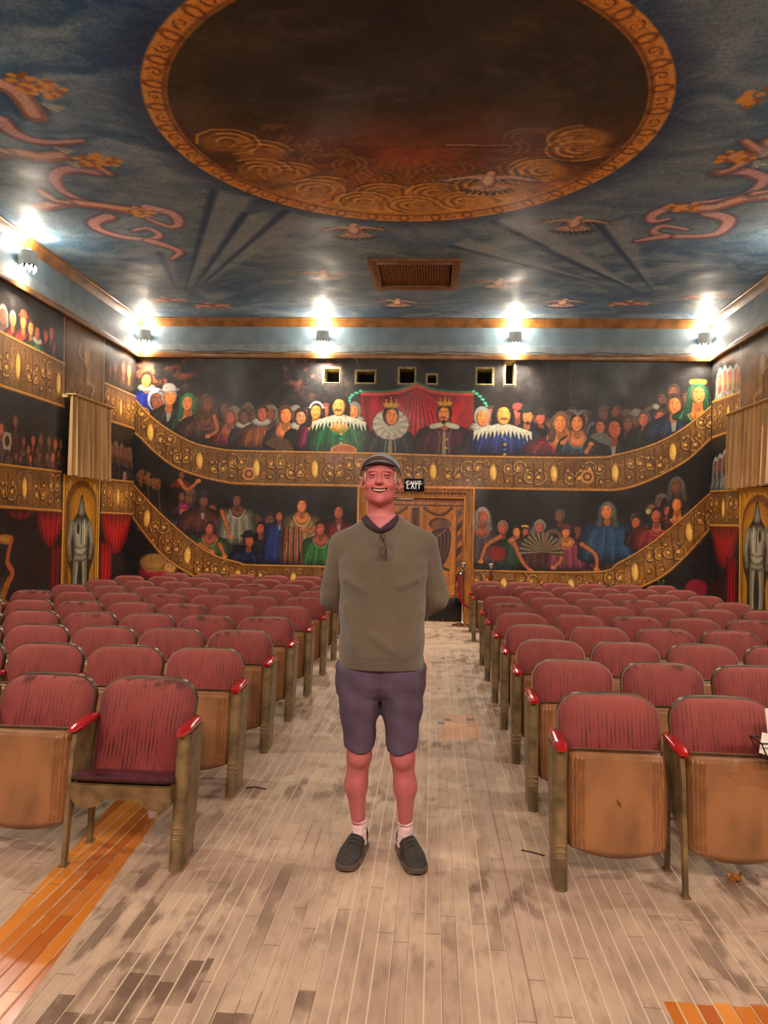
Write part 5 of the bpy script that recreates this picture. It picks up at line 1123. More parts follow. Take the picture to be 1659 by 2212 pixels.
cnt = ['aisle', 'second', 'third', 'fourth', 'fifth', 'sixth', 'seventh']
for side, nm in ((1, 'right'), (-1, 'left')):
    for r, y in enumerate(ROWY):
        p = .505 if side > 0 else (.487 if r < 9 else .51); n = 6 if (side > 0 or r == 9) else 7
        e = .555 if side > 0 else -1.083
        vis = n if r > 2 else (3, 4, 5)[r] if side > 0 else (3, 4, 5)[r]
        for i in range(vis):
            if side > 0 and r == 7 and i == 0: continue
            x = e+side*p*(i+.5)
            if i == 0: pos = 'on the centre aisle'
            elif i == n-1: pos = 'at the %s wall end' % nm
            else: pos = '%s from the aisle' % cnt[i]
            rw = 'front' if r == 0 else 'back' if r == 9 else ordn[r]
            lb = 'red folded theatre seat %s, %s row of the %s block' % (pos, rw, nm)
            dn = side < 0 and r == 0 and i == 0
            if dn: lb = 'front left aisle theatre seat folded down, showing its maroon leather cushion'
            if side > 0 and r == 0 and i == 0: lb = 'front right aisle theatre seat, folded, scratch on its tan underside'
            s = theatre_seat(x, y+R.uniform(-.006, .006), side, i == 0 or (side > 0 and r == 7 and i == 1), i == n-1, lb, 'red theatre seats in the %s block' % nm, 1-.0045*r, dn)
            s.rotation_euler.z = R.uniform(-.008, .008)
            if dn:
                # lowered seat: leather squab on a pressed pan with two hinge lobes
                b = MB(); rg = []
                for t in np.linspace(0, 1, 16):
                    yy = .0+.34*t; e_ = min(1, t*5+.05)**.5*min(1, (1-t)*6+.3)**.5; w = .222*min(1, .93+t*1.5); h = .03*e_
                    rg.append([(w*(abs(math.cos(a))**.28)*(1 if math.cos(a) >= 0 else -1), yy, .39-.09*t+h*(abs(math.sin(a))**.6)*(1 if math.sin(a) >= 0 else -1)+.006*math.sin(a*3+t*9)*(math.sin(a) > 0)*.5) for a in [2*PI*k/32 for k in range(32)]])
                b.loft(rg); b.build('seat_cushion', leath, s, True, 60)
                b = MB(); rg = []
                xs_ = np.linspace(-.222, .222, 45); 
                def und(x_):
                    a = abs(x_); z = .288
                    lobe = max(0, 1-((a-.158)/.075)**2)**.5 if abs(a-.158) < .075 else 0
                    return z-.042*lobe
                top = [(x_, .352) for x_ in xs_]; bt = [(x_, und(x_)+.02*max(0, (abs(x_)-.2)/.022)) for x_ in xs_[::-1]]
                for yy, g_ in ((.012, .0), (.02, 0), (.2, 0), (.31, .0)): rg.append([(x_, yy, z_) for x_, z_ in top]+[(x_, yy+.015*(.34-z_)/.07, z_) for x_, z_ in bt])
                b.loft(rg); b.build('seat_pan', olive, s, True, 30)
            if side > 0 and r == 0 and i == 0:
                sc_ = MB().tube([(-.012, .083, .365), (.0, .0815, .35), (.006, .081, .335)], [.0015, .004, .002], 6); sc_.build('scratch_mark', mat('rust_mark', (96, 44, 22), .7), s)
for o in ME.values(): bpy.data.objects.remove(o)
# papers in a wire rack resting on a folded seat, at the right edge
s = empty('wire_rack', (1.535, 3.335, .568), 'black wire rack resting on a folded front seat at the right edge', 'rack')
wb = mat('black_wire', (34, 26, 22), .4, .6)
b = MB()
for z, g_ in ((0, .8), (.07, 1.)):
    b.tube([(-.17*g_, -.06*g_, z), (.17*g_, -.06*g_, z), (.17*g_, .06*g_, z), (-.17*g_, .06*g_, z), (-.17*g_, -.06*g_, z)], .004, 6)
for k in range(9):
    x = -.17+k*.0425; b.tube([(x, -.06, .07), (x*.8, -.048, 0), (x*.8, .048, 0), (x, .06, .07)], .0028, 6)
b.build('basket', wb, s)
def paper(name, loc, rot, w, h, lb, grp='printed leaflets in the wire rack', col=(226, 214, 200)):
    b = MB(); nx_ = 8; vs = []; fs = []
    for k in (0, 1):
        for j in range(2):
            for i in range(nx_+1): u = i/nx_-.5; vs.append((u*w, .02*u*u+(.0012 if k else 0), (j)*h))
    n = nx_+1
    for i in range(nx_): fs += [(i, i+1, n+i+1, n+i), (2*n+i, 3*n+i, 3*n+i+1, 2*n+i+1), (i+1, i, 2*n+i, 2*n+i+1), (n+i, n+i+1, 3*n+i+1, 3*n+i)]
    fs += [(0, n, 3*n, 2*n), (n-1, 3*n-1, 4*n-1, 2*n-1)]
    o = mesh(name, vs, fs, mat('leaflet_paper', col, .7, noise=.06), None); o.location = loc; o.rotation_euler = rot; tag(o, lb, 'leaflet', grp)
paper('leaflet', (1.53, 3.35, .575), (-.25, 0, .1), .2, .19, 'cream leaflet standing upright in the wire rack'); paper('leaflet', (1.44, 3.29, .575), (-.5, .25, -.2), .15, .09, 'white folded leaflet leaning at the left end of the wire rack')
# small dry leaf and a few floor bits
b = MB(); rg = []
vs = []; fs = []
for j in range(7):
    for i in range(9):
        u, w_ = j/6-.5, i/8-.5; r_ = math.cos(w_*PI)*.028; vs.append((w_*.075, u*2*r_, .004+.018*abs(u)*2+.01*math.sin(w_*9+u*4)+.012*abs(w_)))
for j in range(6):
    for i in range(8): a = j*9+i; fs.append((a, a+1, a+10, a+9))
lf = mesh('dry_leaf', vs, fs, mat('dry_leaf', (196, 122, 40), .6, noise=.5, nscale=40), None); lf.location = (1.33, 3.44, .002); lf.rotation_euler = (0, 0, .5); md = lf.modifiers.new('t', 'SOLIDIFY'); md.thickness = .0015; md.offset = 1
tag(lf, 'curled dry orange leaf on the floor in front of the right seats', 'leaf')
st = MB().tube([(-.06, 0, .003), (0, .008, .006), (.06, -.01, .003)], .003, 6).build('dark_cord', mat('cord_dark', (46, 32, 26), .8)); st.location = (-.97, 4.32, 0)
tag(st, 'short dark strap lying on the floor beside the second left row', 'strap')
st = MB().tube([(-.05, .03, .003), (0, .008, .004), (.05, -.02, .003)], .0028, 6).build('twig', mat('twig_dark', (52, 38, 30), .8)); st.location = (.49, 3.62, 0)
tag(st, 'thin dark twig on the floor left of the front right seat', 'twig')
tg = MB().tube([(0, 0, .16), (.004, -.004, .09), (-.002, 0, .05)], .002, 6); tg.box(-.008, .008, -.003, .003, .02, .055, .002); t_ = tg.build('hanging_tag', mat('tag_black', (16, 14, 14), .6)); t_.location = (.62, 6.862, .13)
tag(t_, 'small black tag on a string hanging behind the fifth right aisle post', 'tag')
# ------------------------------------------------------------------ the standing man, sculpted as distance fields
def nets(F, gx, gy, gz):
    S = F < 0; nx, ny, nz = F.shape; G = (gx, gy, gz)
    cs = np.zeros((nx-1, ny-1, nz-1), np.int8); acc = np.zeros((nx-1, ny-1, nz-1, 3)); cnt_ = np.zeros((nx-1, ny-1, nz-1))
    X, Y, Z = np.meshgrid(gx, gy, gz, indexing='ij'); P = np.stack([X, Y, Z], -1)
    for ax in range(3):
        a = [slice(None)]*3; b = [slice(None)]*3; a[ax] = slice(0, -1); b[ax] = slice(1, None); a = tuple(a); b = tuple(b)
        cr = S[a] != S[b]; t = F[a]/(F[a]-F[b]+1e-12); p = P[a]+(P[b]-P[a])*t[..., None]
        o = [i for i in range(3) if i != ax]
        for da in (0, 1):
            for db in (0, 1):
                sl = [slice(None)]*3; sl[o[0]] = slice(da, da+F.shape[o[0]]-1); sl[o[1]] = slice(db, db+F.shape[o[1]]-1); sl = tuple(sl)
                m = cr[sl]; acc += np.where(m[..., None], p[sl], 0); cnt_ += m
    act = cnt_ > 0; idx = -np.ones(act.shape, int); idx[act] = np.arange(act.sum()); V = acc[act]/cnt_[act][:, None]; Q = []
    for ax in range(3):
        a = [slice(None)]*3; b = [slice(None)]*3; a[ax] = slice(0, -1); b[ax] = slice(1, None); o = [i for i in range(3) if i != ax]
        for q in (a, b):
            for oo in o: q[oo] = slice(1, -1)
        A = S[tuple(a)]; B = S[tuple(b)]; cr = np.argwhere(A != B)
        if not len(cr): continue
        fl = A[tuple(cr.T)]
        base = cr.copy(); q = []
        for da, db in ((0, 0), (1, 0), (1, 1), (0, 1)):
            c = base.copy(); c[:, o[0]] += da; c[:, o[1]] += db; q.append(idx[tuple(c.T)])
        q = np.stack(q, -1)
        flip = fl if ax != 1 else ~fl
        q[~flip] = q[~flip][:, ::-1]; Q.append(q)
    Q = np.concatenate(Q); Q = Q[(Q >= 0).all(1)]; return V, Q
def sdmesh(name, fn, gx, gy, gz, m, parent, colfn=None, relax=2):
    X, Y, Z = np.meshgrid(gx, gy, gz, indexing='ij'); F = fn(X, Y, Z); V, Q = nets(F, gx, gy, gz)
    me = bpy.data.meshes.new(name); me.vertices.add(len(V)); me.vertices.foreach_set('co', V.astype(np.float32).ravel()); me.loops.add(len(Q)*4); me.loops.foreach_set('vertex_index', Q.astype(np.int32).ravel()); me.polygons.add(len(Q)); me.polygons.foreach_set('loop_start', np.arange(0, len(Q)*4, 4, dtype=np.int32)); me.update(calc_edges=True)
    bm = bmesh.new(); bm.from_mesh(me)
    for _ in range(relax): bmesh.ops.smooth_vert(bm, verts=bm.verts, factor=.5, use_axis_x=True, use_axis_y=True, use_axis_z=True)
    bmesh.ops.recalc_face_normals(bm, faces=bm.faces); bm.to_mesh(me); bm.free()
    me.polygons.foreach_set('use_smooth', [True]*len(me.polygons)); me.materials.append(m)
    if colfn:
        co = np.empty(len(me.vertices)*3); me.vertices.foreach_get('co', co); co = co.reshape(-1, 3); c = np.ones((len(co), 4), np.float32); c[:, :3] = lin(np.clip(colfn(co), 0, 1)); at = me.color_attributes.new('paint', 'FLOAT_COLOR', 'POINT'); at.data.foreach_set('color', c.ravel())
    o = bpy.data.objects.new(name, me); return link(o, parent)
def sU(a, b, k): h = np.clip(.5+.5*(b-a)/k, 0, 1); return b*(1-h)+a*h-k*h*(1-h)
def sS(a, b, k): return -sU(-a, b, k)   # subtract b from a
def cap_(X, Y, Z, p, q, r0, r1, sx=1., sy=1.):
    p = np.array(p, float); q = np.array(q, float); d = q-p; l = d@d
    t = np.clip(((X-p[0])*d[0]+(Y-p[1])*d[1]+(Z-p[2])*d[2])/l, 0, 1)
    return np.sqrt(((X-p[0]-t*d[0])/sx)**2+((Y-p[1]-t*d[1])/sy)**2+(Z-p[2]-t*d[2])**2)-(r0+(r1-r0)*t)
def el(X, Y, Z, c, r, ry=0.):
    x, y, z = X-c[0], Y-c[1], Z-c[2]
    if ry: cc, ss = math.cos(ry), math.sin(ry); x, z = x*cc+z*ss, -x*ss+z*cc
    k0 = np.sqrt((x/r[0])**2+(y/r[1])**2+(z/r[2])**2); k1 = np.sqrt((x/r[0]**2)**2+(y/r[1]**2)**2+(z/r[2]**2)**2)+1e-9; return k0*(k0-1)/k1
def col_(X, Y, Z, tab):
    """stack of ellipses: rows (z, cx, cy, a, b)"""
    T = np.array(tab, float); f = [np.interp(Z, T[:, 0], T[:, i]) for i in range(1, 5)]; x = np.abs((X-f[0])/f[2]); y = np.abs((Y-f[1])/f[3]); e = 2.3
    return np.maximum(((x**e+y**e)**(1/e)-1)*np.minimum(f[2], f[3]), np.maximum(T[0, 0]-Z, Z-T[-1, 0]))
MX, MY = -.222, 3.47
man = empty('person', (MX, MY, 0), 'smiling man in grey cap, olive sweater and plum shorts standing in the aisle', 'person')
HX, HZ = -.02, 1.69
# image-left / image-right legs: hip, knee, ankle
LEG = [((-.095, .0, .84), (-.092, .02, .46), (-.090, .07, .10)), ((.095, .0, .84), (.104, .02, .46), (.122, .07, .10))]; CALF = (-.106, .118)
ARM = [((-.185, .03, 1.405), (-.235, .085, 1.17), (-.07, .19, 1.0)), ((.175, .03, 1.415), (.235, .085, 1.18), (.05, .185, 1.0))]
def head_f(X, Y, Z):
    x = X-HX; z = Z
    d = el(x, Y, z, (0, .0, 1.725), (.076, .096, .085))
    d = sU(d, el(x, Y, z, (0, -.028, 1.675), (.064, .078, .075)), .02)
    d = sU(d, el(x, Y, z, (0, -.05, 1.63), (.044, .05, .036)), .025)
    d = sU(d, el(x, Y, z, (0, -.088, 1.614), (.02, .016, .014)), .02)
    for s_ in (-1, 1):
        d = sU(d, el(x, Y, z, (s_*.04, -.078, 1.678), (.022, .022, .021)), .016)    # smiling cheeks
        d = sU(d, el(x, Y, z, (s_*.04, -.035, 1.64), (.022, .034, .028)), .03)
        d = sU(d, el(x, Y, z, (s_*.032, -.094, 1.744), (.024, .009, .007), -s_*.12), .014)   # brow
        d = sS(d, el(x, Y, z, (s_*.031, -.112, 1.722), (.018, .012, .008)), .008)
        d = sU(d, el(x, Y, z, (s_*.031, -.089, 1.7265), (.015, .0135, .008)), .003)
        d = sU(d, el(x, Y, z, (s_*.031, -.090, 1.7155), (.016, .013, .006)), .003)
        e = el(x, Y, z, (s_*.087, .01, 1.694), (.011, .02, .030), s_*.2); e = sS(e, el(x, Y, z, (s_*.097, .0, 1.695), (.008, .011, .02)), .004); e = sU(e, el(x, Y, z, (s_*.082, .005, 1.669), (.008, .011, .010)), .006); d = sU(d, e, .007)
    d = sU(d, cap_(x, Y, z, (0, -.098, 1.73), (0, -.122, 1.693), .008, .0125), .009)
    for s_ in (-1, 1): d = sU(d, el(x, Y, z, (s_*.0125, -.112, 1.69), (.009, .012, .008)), .005)
    for s_ in (-1, 1): d = sS(d, el(x, Y, z, (s_*.007, -.122, 1.6825), (.0042, .008, .0035)), .003)
    # open smile: curved slot, lips around it
    zz = z-1.654-2.6*x*x*3.2; w = np.clip(1-(np.abs(x)/.039)**2, 0, 1)
    lip = np.sqrt((np.maximum(np.abs(x)-.028, 0))**2+(Y+.094-x*x*14)**2+(zz)**2)-.0125
    d = sU(d, lip, .012)
    slot = np.sqrt((np.maximum(np.abs(x)-.026, 0))**2+((Y+.108-x*x*12)/2.6)**2+(zz/ (.5+.6*w))**2)-.0078
    d = sS(d, slot, .003)
    for s_ in (-1, 1):   # nasolabial folds
        f = cap_(x, Y, z, (s_*.021, -.112, 1.69), (s_*.045, -.093, 1.655), .003, .0035); d = sS(d, f, .006)
    for k in range(3): d = d+.0009*np.exp(-((z-1.762-.012*k-.3*x*x)/.0022)**2)*(Y < -.05)
    return d
def neck_f(X, Y, Z): return cap_(X, Y, Z, (HX+.005, .03, 1.47), (HX, .012, 1.66), .068, .056)
def hand(X, Y, Z, w, s_):
    d = el(X, Y, Z, (w[0]-s_*.035, w[1]+.01, w[2]-.03), (.042, .017, .046))
    for k in range(4):
        a = (w[0]-s_*(.055+.004*k), w[1]+.012, w[2]-.045-.012*k+.02); b = (a[0]-s_*(.038-.004*abs(k-1)), a[1]+.012, a[2]-.012); c = (b[0]+s_*.0-.0, b[1]+.006, b[2]-.026)
        d = sU(d, cap_(X, Y, Z, a, b, .0095, .0085), .006); d = sU(d, cap_(X, Y, Z, b, c, .0085, .0072), .004)
    d = sU(d, cap_(X, Y, Z, (w[0]-s_*.02, w[1]+.01, w[2]-.01), (w[0]-s_*.065, w[1]+.02, w[2]+.014), .012, .009), .008); return d
def torso_f(X, Y, Z, g=0.):
    T = [(.78, 0, .0, .155, .09), (.90, 0, .0, .16, .10), (1.0, 0, -.008, .172, .12), (1.1, 0, -.015, .182, .138), (1.22, 0, -.005, .186, .13), (1.34, 0, .005, .19, .12), (1.42, -.002, .015, .165, .095), (1.48, -.004, .022, .10, .07), (1.53, -.006, .025, .065, .055)]
    T = [(a, b, c, d+g, e+g) for a, b, c, d, e in T]
    d = col_(X, Y, Z, T)
    for A in ARM:
        d = sU(d, cap_(X, Y, Z, (math.copysign(.05, A[0][0]), .03, 1.485), A[0], .048+g, .058+g), .04)
    return d
def arms_f(X, Y, Z, g=0.):
    d = 1e3
    for A in ARM: a = sU(cap_(X, Y, Z, A[0], A[1], .055+g, .044+g), cap_(X, Y, Z, A[1], A[2], .044+g, .03+g*.8), .02); d = np.minimum(d, a)
    return d
def legs_f(X, Y, Z, g=0., calf=True):
    d = 1e3
    for (h, k, a), o, cx in zip(LEG, (-1, 1), CALF):
        l = cap_(X, Y, Z, h, k, .074+g, .052+g)
        l = sU(l, cap_(X, Y, Z, k, (cx, .045, .32), .05+g, .05+g), .03)
        l = sU(l, cap_(X, Y, Z, (cx, .045, .32), a, .048+g, .027+g), .03)
        l = sU(l, el(X, Y, Z, (k[0], -.03, .465), (.035, .02, .04)), .03)
        l = sU(l, cap_(X, Y, Z, (k[0]+(a[0]-k[0])*.4, .0, .34), (a[0], .045, .14), .014, .01), .03)
        l = sU(l, cap_(X, Y, Z, (a[0], .075, .055), (a[0]+o*.025, -.04, .035), .026, .017), .02)
        d = np.minimum(d, l)
    return d
def body_f(X, Y, Z):
    d = torso_f(X, Y, Z); d = sU(d, arms_f(X, Y, Z, -.004), .03); d = sU(d, legs_f(X, Y, Z), .04); d = sU(d, neck_f(X, Y, Z), .03); d = sU(d, head_f(X, Y, Z), .012)
    d = np.minimum(d, hand(X, Y, Z, ARM[0][2], -1)); d = np.minimum(d, hand(X, Y, Z, ARM[1][2], 1)); return d
def body_c(c):
    x = c[:, 0]-HX; y = c[:, 1]; z = c[:, 2]; base = np.array((194, 110, 110))/255.; col = np.tile(base, (len(c), 1))  # base skin tone has the pinkish stage light mixed in
    n = fbm(c[:, 0]*30+9, z*30, 5, 3)-.5
    def mx(m, k): col[:] = col*(1-m[:, None])+np.array(k)/255.*m[:, None]
    mx(np.clip(n*.9+.1, 0, .4), (188, 92, 84)); fr = y < -.03; hd = z > 1.58
    for s_ in (-1, 1): mx(.4*np.exp(-(((x-s_*.042)/.02)**2+((z-1.68)/.018)**2))*fr*hd, (212, 84, 76))
    mx(.45*np.exp(-((x/.013)**2+((z-1.693)/.014)**2))*fr*hd, (206, 84, 76))
    cu = z-1.654-8.3*x*x; lip = np.exp(-(np.maximum(np.abs(cu)-.006, 0)/.0035)**2)*(np.abs(x) < .036)*fr; mx(.75*lip, (176, 72, 70))
    ins = (np.abs(cu) < .0075*np.clip(1-(x/.037)**2, 0, 1)**.5+.001)*(np.abs(x) < .036)*(y > -.1075+12*x*x)*(y < -.02)*hd; mx(ins*.95, (52, 16, 18))
    for s_ in (-1, 1):
        e = np.exp(-((np.maximum(np.abs(x-s_*.031)-.012, 0)/.003)**2+((z-1.7212-.25*(x-s_*.031)**2*20)/.0026)**2))*fr; mx(.92*e, (48, 28, 26))
        mx(.35*np.exp(-(((x-s_*.031)/.02)**2+((z-1.7225)/.008)**2))*fr, (128, 62, 58))
        b = np.exp(-((np.maximum(np.abs(x-s_*.033)-.016, 0)/.006)**2+((z-1.7435+(s_*x-.033)*.12)/.0035)**2))*fr; mx(.4*b, (176, 132, 110))
    lg = z < .55; mx(lg*.35*np.clip(fbm(c[:, 0]*14, z*9, 8, 4)*2-.6, 0, 1), (170, 84, 78)); mx(lg*.3, (176, 96, 100)); return col
def skin_mat():
    m = bpy.data.materials.new('stage_lit_skin'); m.use_nodes = True; nt = m.node_tree; b = nt.nodes['Principled BSDF']; a = nt.nodes.new('ShaderNodeVertexColor'); a.layer_name = 'paint'
    tc = nt.nodes.new('ShaderNodeTexCoord'); nz = nt.nodes.new('ShaderNodeTexNoise'); nz.inputs['Scale'].default_value = 160; nt.links.new(tc.outputs['Object'], nz.inputs[0]); mr = nt.nodes.new('ShaderNodeMapRange'); mr.inputs[3].default_value = .88; mr.inputs[4].default_value = 1.12; nt.links.new(nz.outputs['Fac'], mr.inputs[0])
    vm = nt.nodes.new('ShaderNodeVectorMath'); vm.operation = 'SCALE'; nt.links.new(a.outputs[0], vm.inputs[0]); nt.links.new(mr.outputs[0], vm.inputs['Scale']); nt.links.new(vm.outputs[0], b.inputs['Base Color'])
    b.inputs['Roughness'].default_value = .5; b.inputs['Subsurface Weight'].default_value = .12; b.inputs['Subsurface Radius'].default_value = (.012, .004, .002); b.inputs['Subsurface Scale'].default_value = .5
    bp = nt.nodes.new('ShaderNodeBump'); bp.inputs['Strength'].default_value = .15; bp.inputs['Distance'].default_value = .001; nt.links.new(nz.outputs['Fac'], bp.inputs['Height']); nt.links.new(bp.outputs[0], b.inputs['Normal']); return m
def axis(segs):
    out = []
    for a, b, h in segs: out += list(np.arange(a, b-1e-6, h))
    return np.array(out+[segs[-1][1]])
gx = axis([(-.33, -.13, .009), (-.13, .09, .0024), (.09, .33, .009)]); gy = axis([(-.2, -.135, .009), (-.135, -.04, .0022), (-.04, .12, .006), (.12, .28, .008)]); gz = axis([(.0, 1.45, .009), (1.45, 1.59, .005), (1.59, 1.86, .0022)])
sdmesh('body', body_f, gx, gy, gz, skin_mat(), man, body_c, 2)
# teeth, eyes, hair
b = MB()
for k in range(-4, 5):
    x = k*.0062; b.box(HX+x-.0029, HX+x+.0029, -.1035+12*x*x, -.098+12*x*x, 1.6508+8.3*x*x, 1.6595+8.3*x*x-.0004*abs(k), .0012)
b.build('teeth', mat('teeth', (214, 186, 168), .4), man)
for s_ in (-1, 1):
    b = MB().lathe([(0, -.0075), (.004, -.0062), (.0075, 0), (.004, .0062), (0, .0075)], (0, 0, 0), 14); o = b.build('eye', mat('eye_dark', (60, 48, 46), .2), man); o.location = (HX+s_*.031, -.0955, 1.7212); o.scale = (1.3, 1, .45)
hm = mat('white_hair', (206, 170, 150), .8, noise=.3, nscale=60, bump=.5, bscale=200)
def hair_f(X, Y, Z):
    x = X-HX; d = el(x, Y, Z, (0, .004, 1.735), (.0805, .1015, .10)); d = el(x, Y, Z, (0, .0, 1.722), (.0805, .0995, .088)); d = np.maximum(d, Z-1.775); d = np.maximum(d, 1.66-Z-.25*np.clip(Y, -.1, .05)); return np.maximum(d, -.052+.25*(Z-1.72)-Y)
sdmesh('hair', hair_f, np.arange(-.12, .1, .004), np.arange(-.12, .13, .004), np.arange(1.64, 1.8, .004), hm, man, None, 1)
# cap
capm = mat('grey_twill_cap', (150, 164, 176), .85, noise=.2, nscale=9, bump=.5, bscale=500)
def crown_f(X, Y, Z):
    x = X-HX; a = el(x, Y, Z, (0, .012, 1.742), (.0895, .112, .087)); b = el(x, Y, Z, (0, .012, 1.74), (.0835, .105, .079)); d = np.maximum(a, -b); d = np.maximum(d, 1.757-.22*np.clip(Y+.0, -.15, .2)-Z)
    s = np.abs((np.arctan2(Y-.012, x)+PI/2+PI/6) % (PI/3)-PI/6)*.07; return d+.0008*np.exp(-(s/.0018)**2)
sdmesh('cap_crown', crown_f, np.arange(-.125, .085, .0028), np.arange(-.125, .14, .0035), np.arange(1.71, 1.85, .0028), capm, man, None, 1)
crn = [o for o in man.children if o.name.startswith('cap_crown')][0]
vs = []; fs = []; n = 32; m_ = 10
for sd in (0, 1):
    for j in range(m_+1):
        v = j/m_
        for i in range(n+1):
            a = -PI*.5+(i/n-.5)*PI*.98; u = i/n*2-1; ext = .062*math.cos(u*PI/2*.96)**.75*v
            x = HX+(.087+.006*v)*math.cos(a); y = .012+.111*math.sin(a)-ext
            z = 1.789-.064*abs(u)**1.9+.014*v*math.cos(u*PI/2)-.006*v*v*abs(u)+(.0035 if sd else 0); vs.append((x, y, z))
N1 = (n+1)*(m_+1)
for j in range(m_):
    for i in range(n): a = j*(n+1)+i; fs += [(a, a+1, a+n+2, a+n+1), (N1+a, N1+a+n+1, N1+a+n+2, N1+a+1)]
for i in range(n): a = m_*(n+1)+i; fs += [(a, a+1, N1+a+1, N1+a), (i+1, i, N1+i, N1+i+1)]
for j in range(m_): a = j*(n+1); fs.append((a, a+n+1, N1+a+n+1, N1+a)); a += n; fs.append((a+n+1, a, N1+a, N1+a+n+1))
mesh('cap_brim', vs, fs, capm, man)
MB().lathe([(0, .006), (.005, .005), (.007, 0)], (HX, .012, 1.829), 12).build('cap_button', capm, man)
# sweater
def knit():
    m = mat('olive_knit', (104, 92, 74), .95, noise=.12, nscale=4, bump=.5, bscale=420); b = m.node_tree.nodes['Principled BSDF']; b.inputs['Sheen Weight'].default_value = .3; return m
kn = knit()
def neckcut(X, Y, Z): # crew opening, low in front
    return el(X, Y, Z, (HX+.006, -.02, 1.545), (.082, .10, .066))
def sweater_f(X, Y, Z):
    g = .012; T = [(.80, 0, -.002, .192, .14), (.88, -.0, -.003, .196, .142), (.93, -.0, -.012, .193, .15), (1.0, 0, -.014, .191, .152), (1.1, 0, -.018, .192, .152), (1.22, 0, -.01, .194, .144), (1.34, 0, .0, .2, .132), (1.42, -.002, .012, .178, .108), (1.48, -.004, .022, .118, .086), (1.535, -.006, .025, .082, .07)]
    d = col_(X, Y, Z, T)
    for A in ARM: d = sU(d, cap_(X, Y, Z, (math.copysign(.055, A[0][0]), .028, 1.478), A[0], .056, .069), .045)
    # torso folds
    for p, q, r in (((-.16, -.11, 1.26), (-.07, -.145, 1.22), .006), ((.16, -.11, 1.27), (.08, -.145, 1.24), .006), ((-.15, -.12, 1.15), (-.11, -.14, .98), .006), ((.17, -.09, 1.12), (.13, -.13, .95), .008), ((-.02, -.16, 1.02), (.06, -.16, .96), .006)):
        d = sU(d, cap_(X, Y, Z, p, q, r, r*.4), .035)
    d = d+.0028*np.sin(X*34+Z*9)*np.exp(-((Z-.99)/.1)**2)+.003*np.sin(Z*40+X*14)*np.exp(-((np.abs(X)-.17)/.04)**2)*(Z < 1.3)
    A_ = 1e3
    for A in ARM:
        s_ = math.copysign(1, A[0][0]); a = cap_(X, Y, Z, A[0], A[1], .069, .062); f = cap_(X, Y, Z, A[1], A[2], .06, .036); a = sU(a, f, .02)
        a = a+.003*np.sin((Z*.9+X*s_*.35+Y*.5)*75)*np.exp(-((Z-1.16)/.07)**2)+.002*np.sin(Z*45-Y*30)*np.exp(-((Z-1.3)/.08)**2); A_ = np.minimum(A_, a)
    d = np.maximum(d, -(A_-.004)+.0) if False else d
    d = sU(d, A_, .006)
    d = sU(d, el(X, Y, Z, (0, .03, 1.44), (.17, .08, .05)), .03)
    nk = neckcut(X, Y, Z); d = sS(d, nk, .004)
    d = sU(d, np.maximum(np.abs(nk)-.004, d-.004), .003) if False else d
    hem = .868+.0*X; d = sS(d, Z-hem, .006) if False else np.maximum(d, hem-Z)
    d = d+.0022*np.exp(-((Z-.918-.0*X)/.0035)**2)
    return d
gx = np.arange(-.34, .345, .006); gy = np.arange(-.21, .27, .0065); gz = np.arange(.83, 1.57, .006)
sw = sdmesh('sweater', sweater_f, gx, gy, gz, kn, man, None, 1)
# purple-grey undershirt collar with a V
b = MB(); rg = []; n = 48
for k in range(n+1):
    a = 2*PI*k/n-PI/2; f = max(0, -math.sin(a)); V = max(0, 1-abs(math.cos(a))*1.15)*(f > 0)
    cx, cy = HX+.006, .022; ri = .069; ro = .092
    zi = 1.553-.022*f-.042*V; zo = 1.535-.038*f-.012*V
    yi = cy+math.sin(a)*(ri+.02*f)-.012*V; yo = cy+math.sin(a)*(ro+.012*f)-.01*V
    pi_ = (cx+ri*math.cos(a), yi, zi); po = (cx+ro*math.cos(a), yo, zo); rg.append([pi_, po, (po[0], po[1]+.003, po[2]-.012), (pi_[0], pi_[1]+.006, pi_[2]-.014)])
b.loft(rg, False); b.build('undershirt_collar', mat('plum_collar', (58, 40, 50), .8, noise=.2), man)
# shorts
shm = mat('plum_grey_shorts', (88, 72, 92), .8, noise=.14, nscale=14, bump=.35, bscale=260, stretch=(1, 1, .3))
def shorts_f(X, Y, Z):
    d = col_(X, Y, Z, [(.725, 0, .01, .10, .06), (.75, 0, .01, .165, .095), (.79, 0, .01, .192, .12), (.84, 0, .008, .196, .128), (.95, 0, .0, .184, .128)])
    for h_, k_, s_ in (((-.1, .008, .78), (-.089, .015, .49), -1), ((.098, .008, .78), (.1, .015, .49), 1)):
        T = [(.46, k_[0], .015, .069, .078), (.5, k_[0], .015, .069, .079), (.6, k_[0]*.35+h_[0]*.65-.0, .012, .078, .088), (.70, h_[0], .01, .093, .108), (.86, h_[0]*.96, .006, .096, .122)]
        l = col_(X, Y, Z, T); d = sU(d, l, .04)
    d = d+.003*np.sin(X*60+Z*18)*np.exp(-((Z-.7)/.08)**2)+.0018*np.sin(Z*55+X*30)
    d = d+.006*np.exp(-(X/.006)**2)*(Y < 0)*np.clip((Z-.6)/.1, 0, 1)
    d = sU(d, cap_(X, Y, Z, (-.193, .02, .82), (-.195, .03, .74), .006, .008), .03)
    for k in (-1, 1): d = d+.0025*np.exp(-((X*k-.155-(.86-Z)*.25)/.003)**2)*(Y < 0)*(Z > .76)
    hem = .495+.008*np.cos(X*40); d = np.maximum(d, hem-Z); d = d+.0015*np.exp(-((Z-.522)/.002)**2)
    inner = 1e3
    for (h, k, a) in LEG: inner = np.minimum(inner, cap_(X, Y, Z, (k[0]*.87, .015, .4), (k[0]*.87, .012, .56), .062, .06))
    return np.maximum(d, -inner)
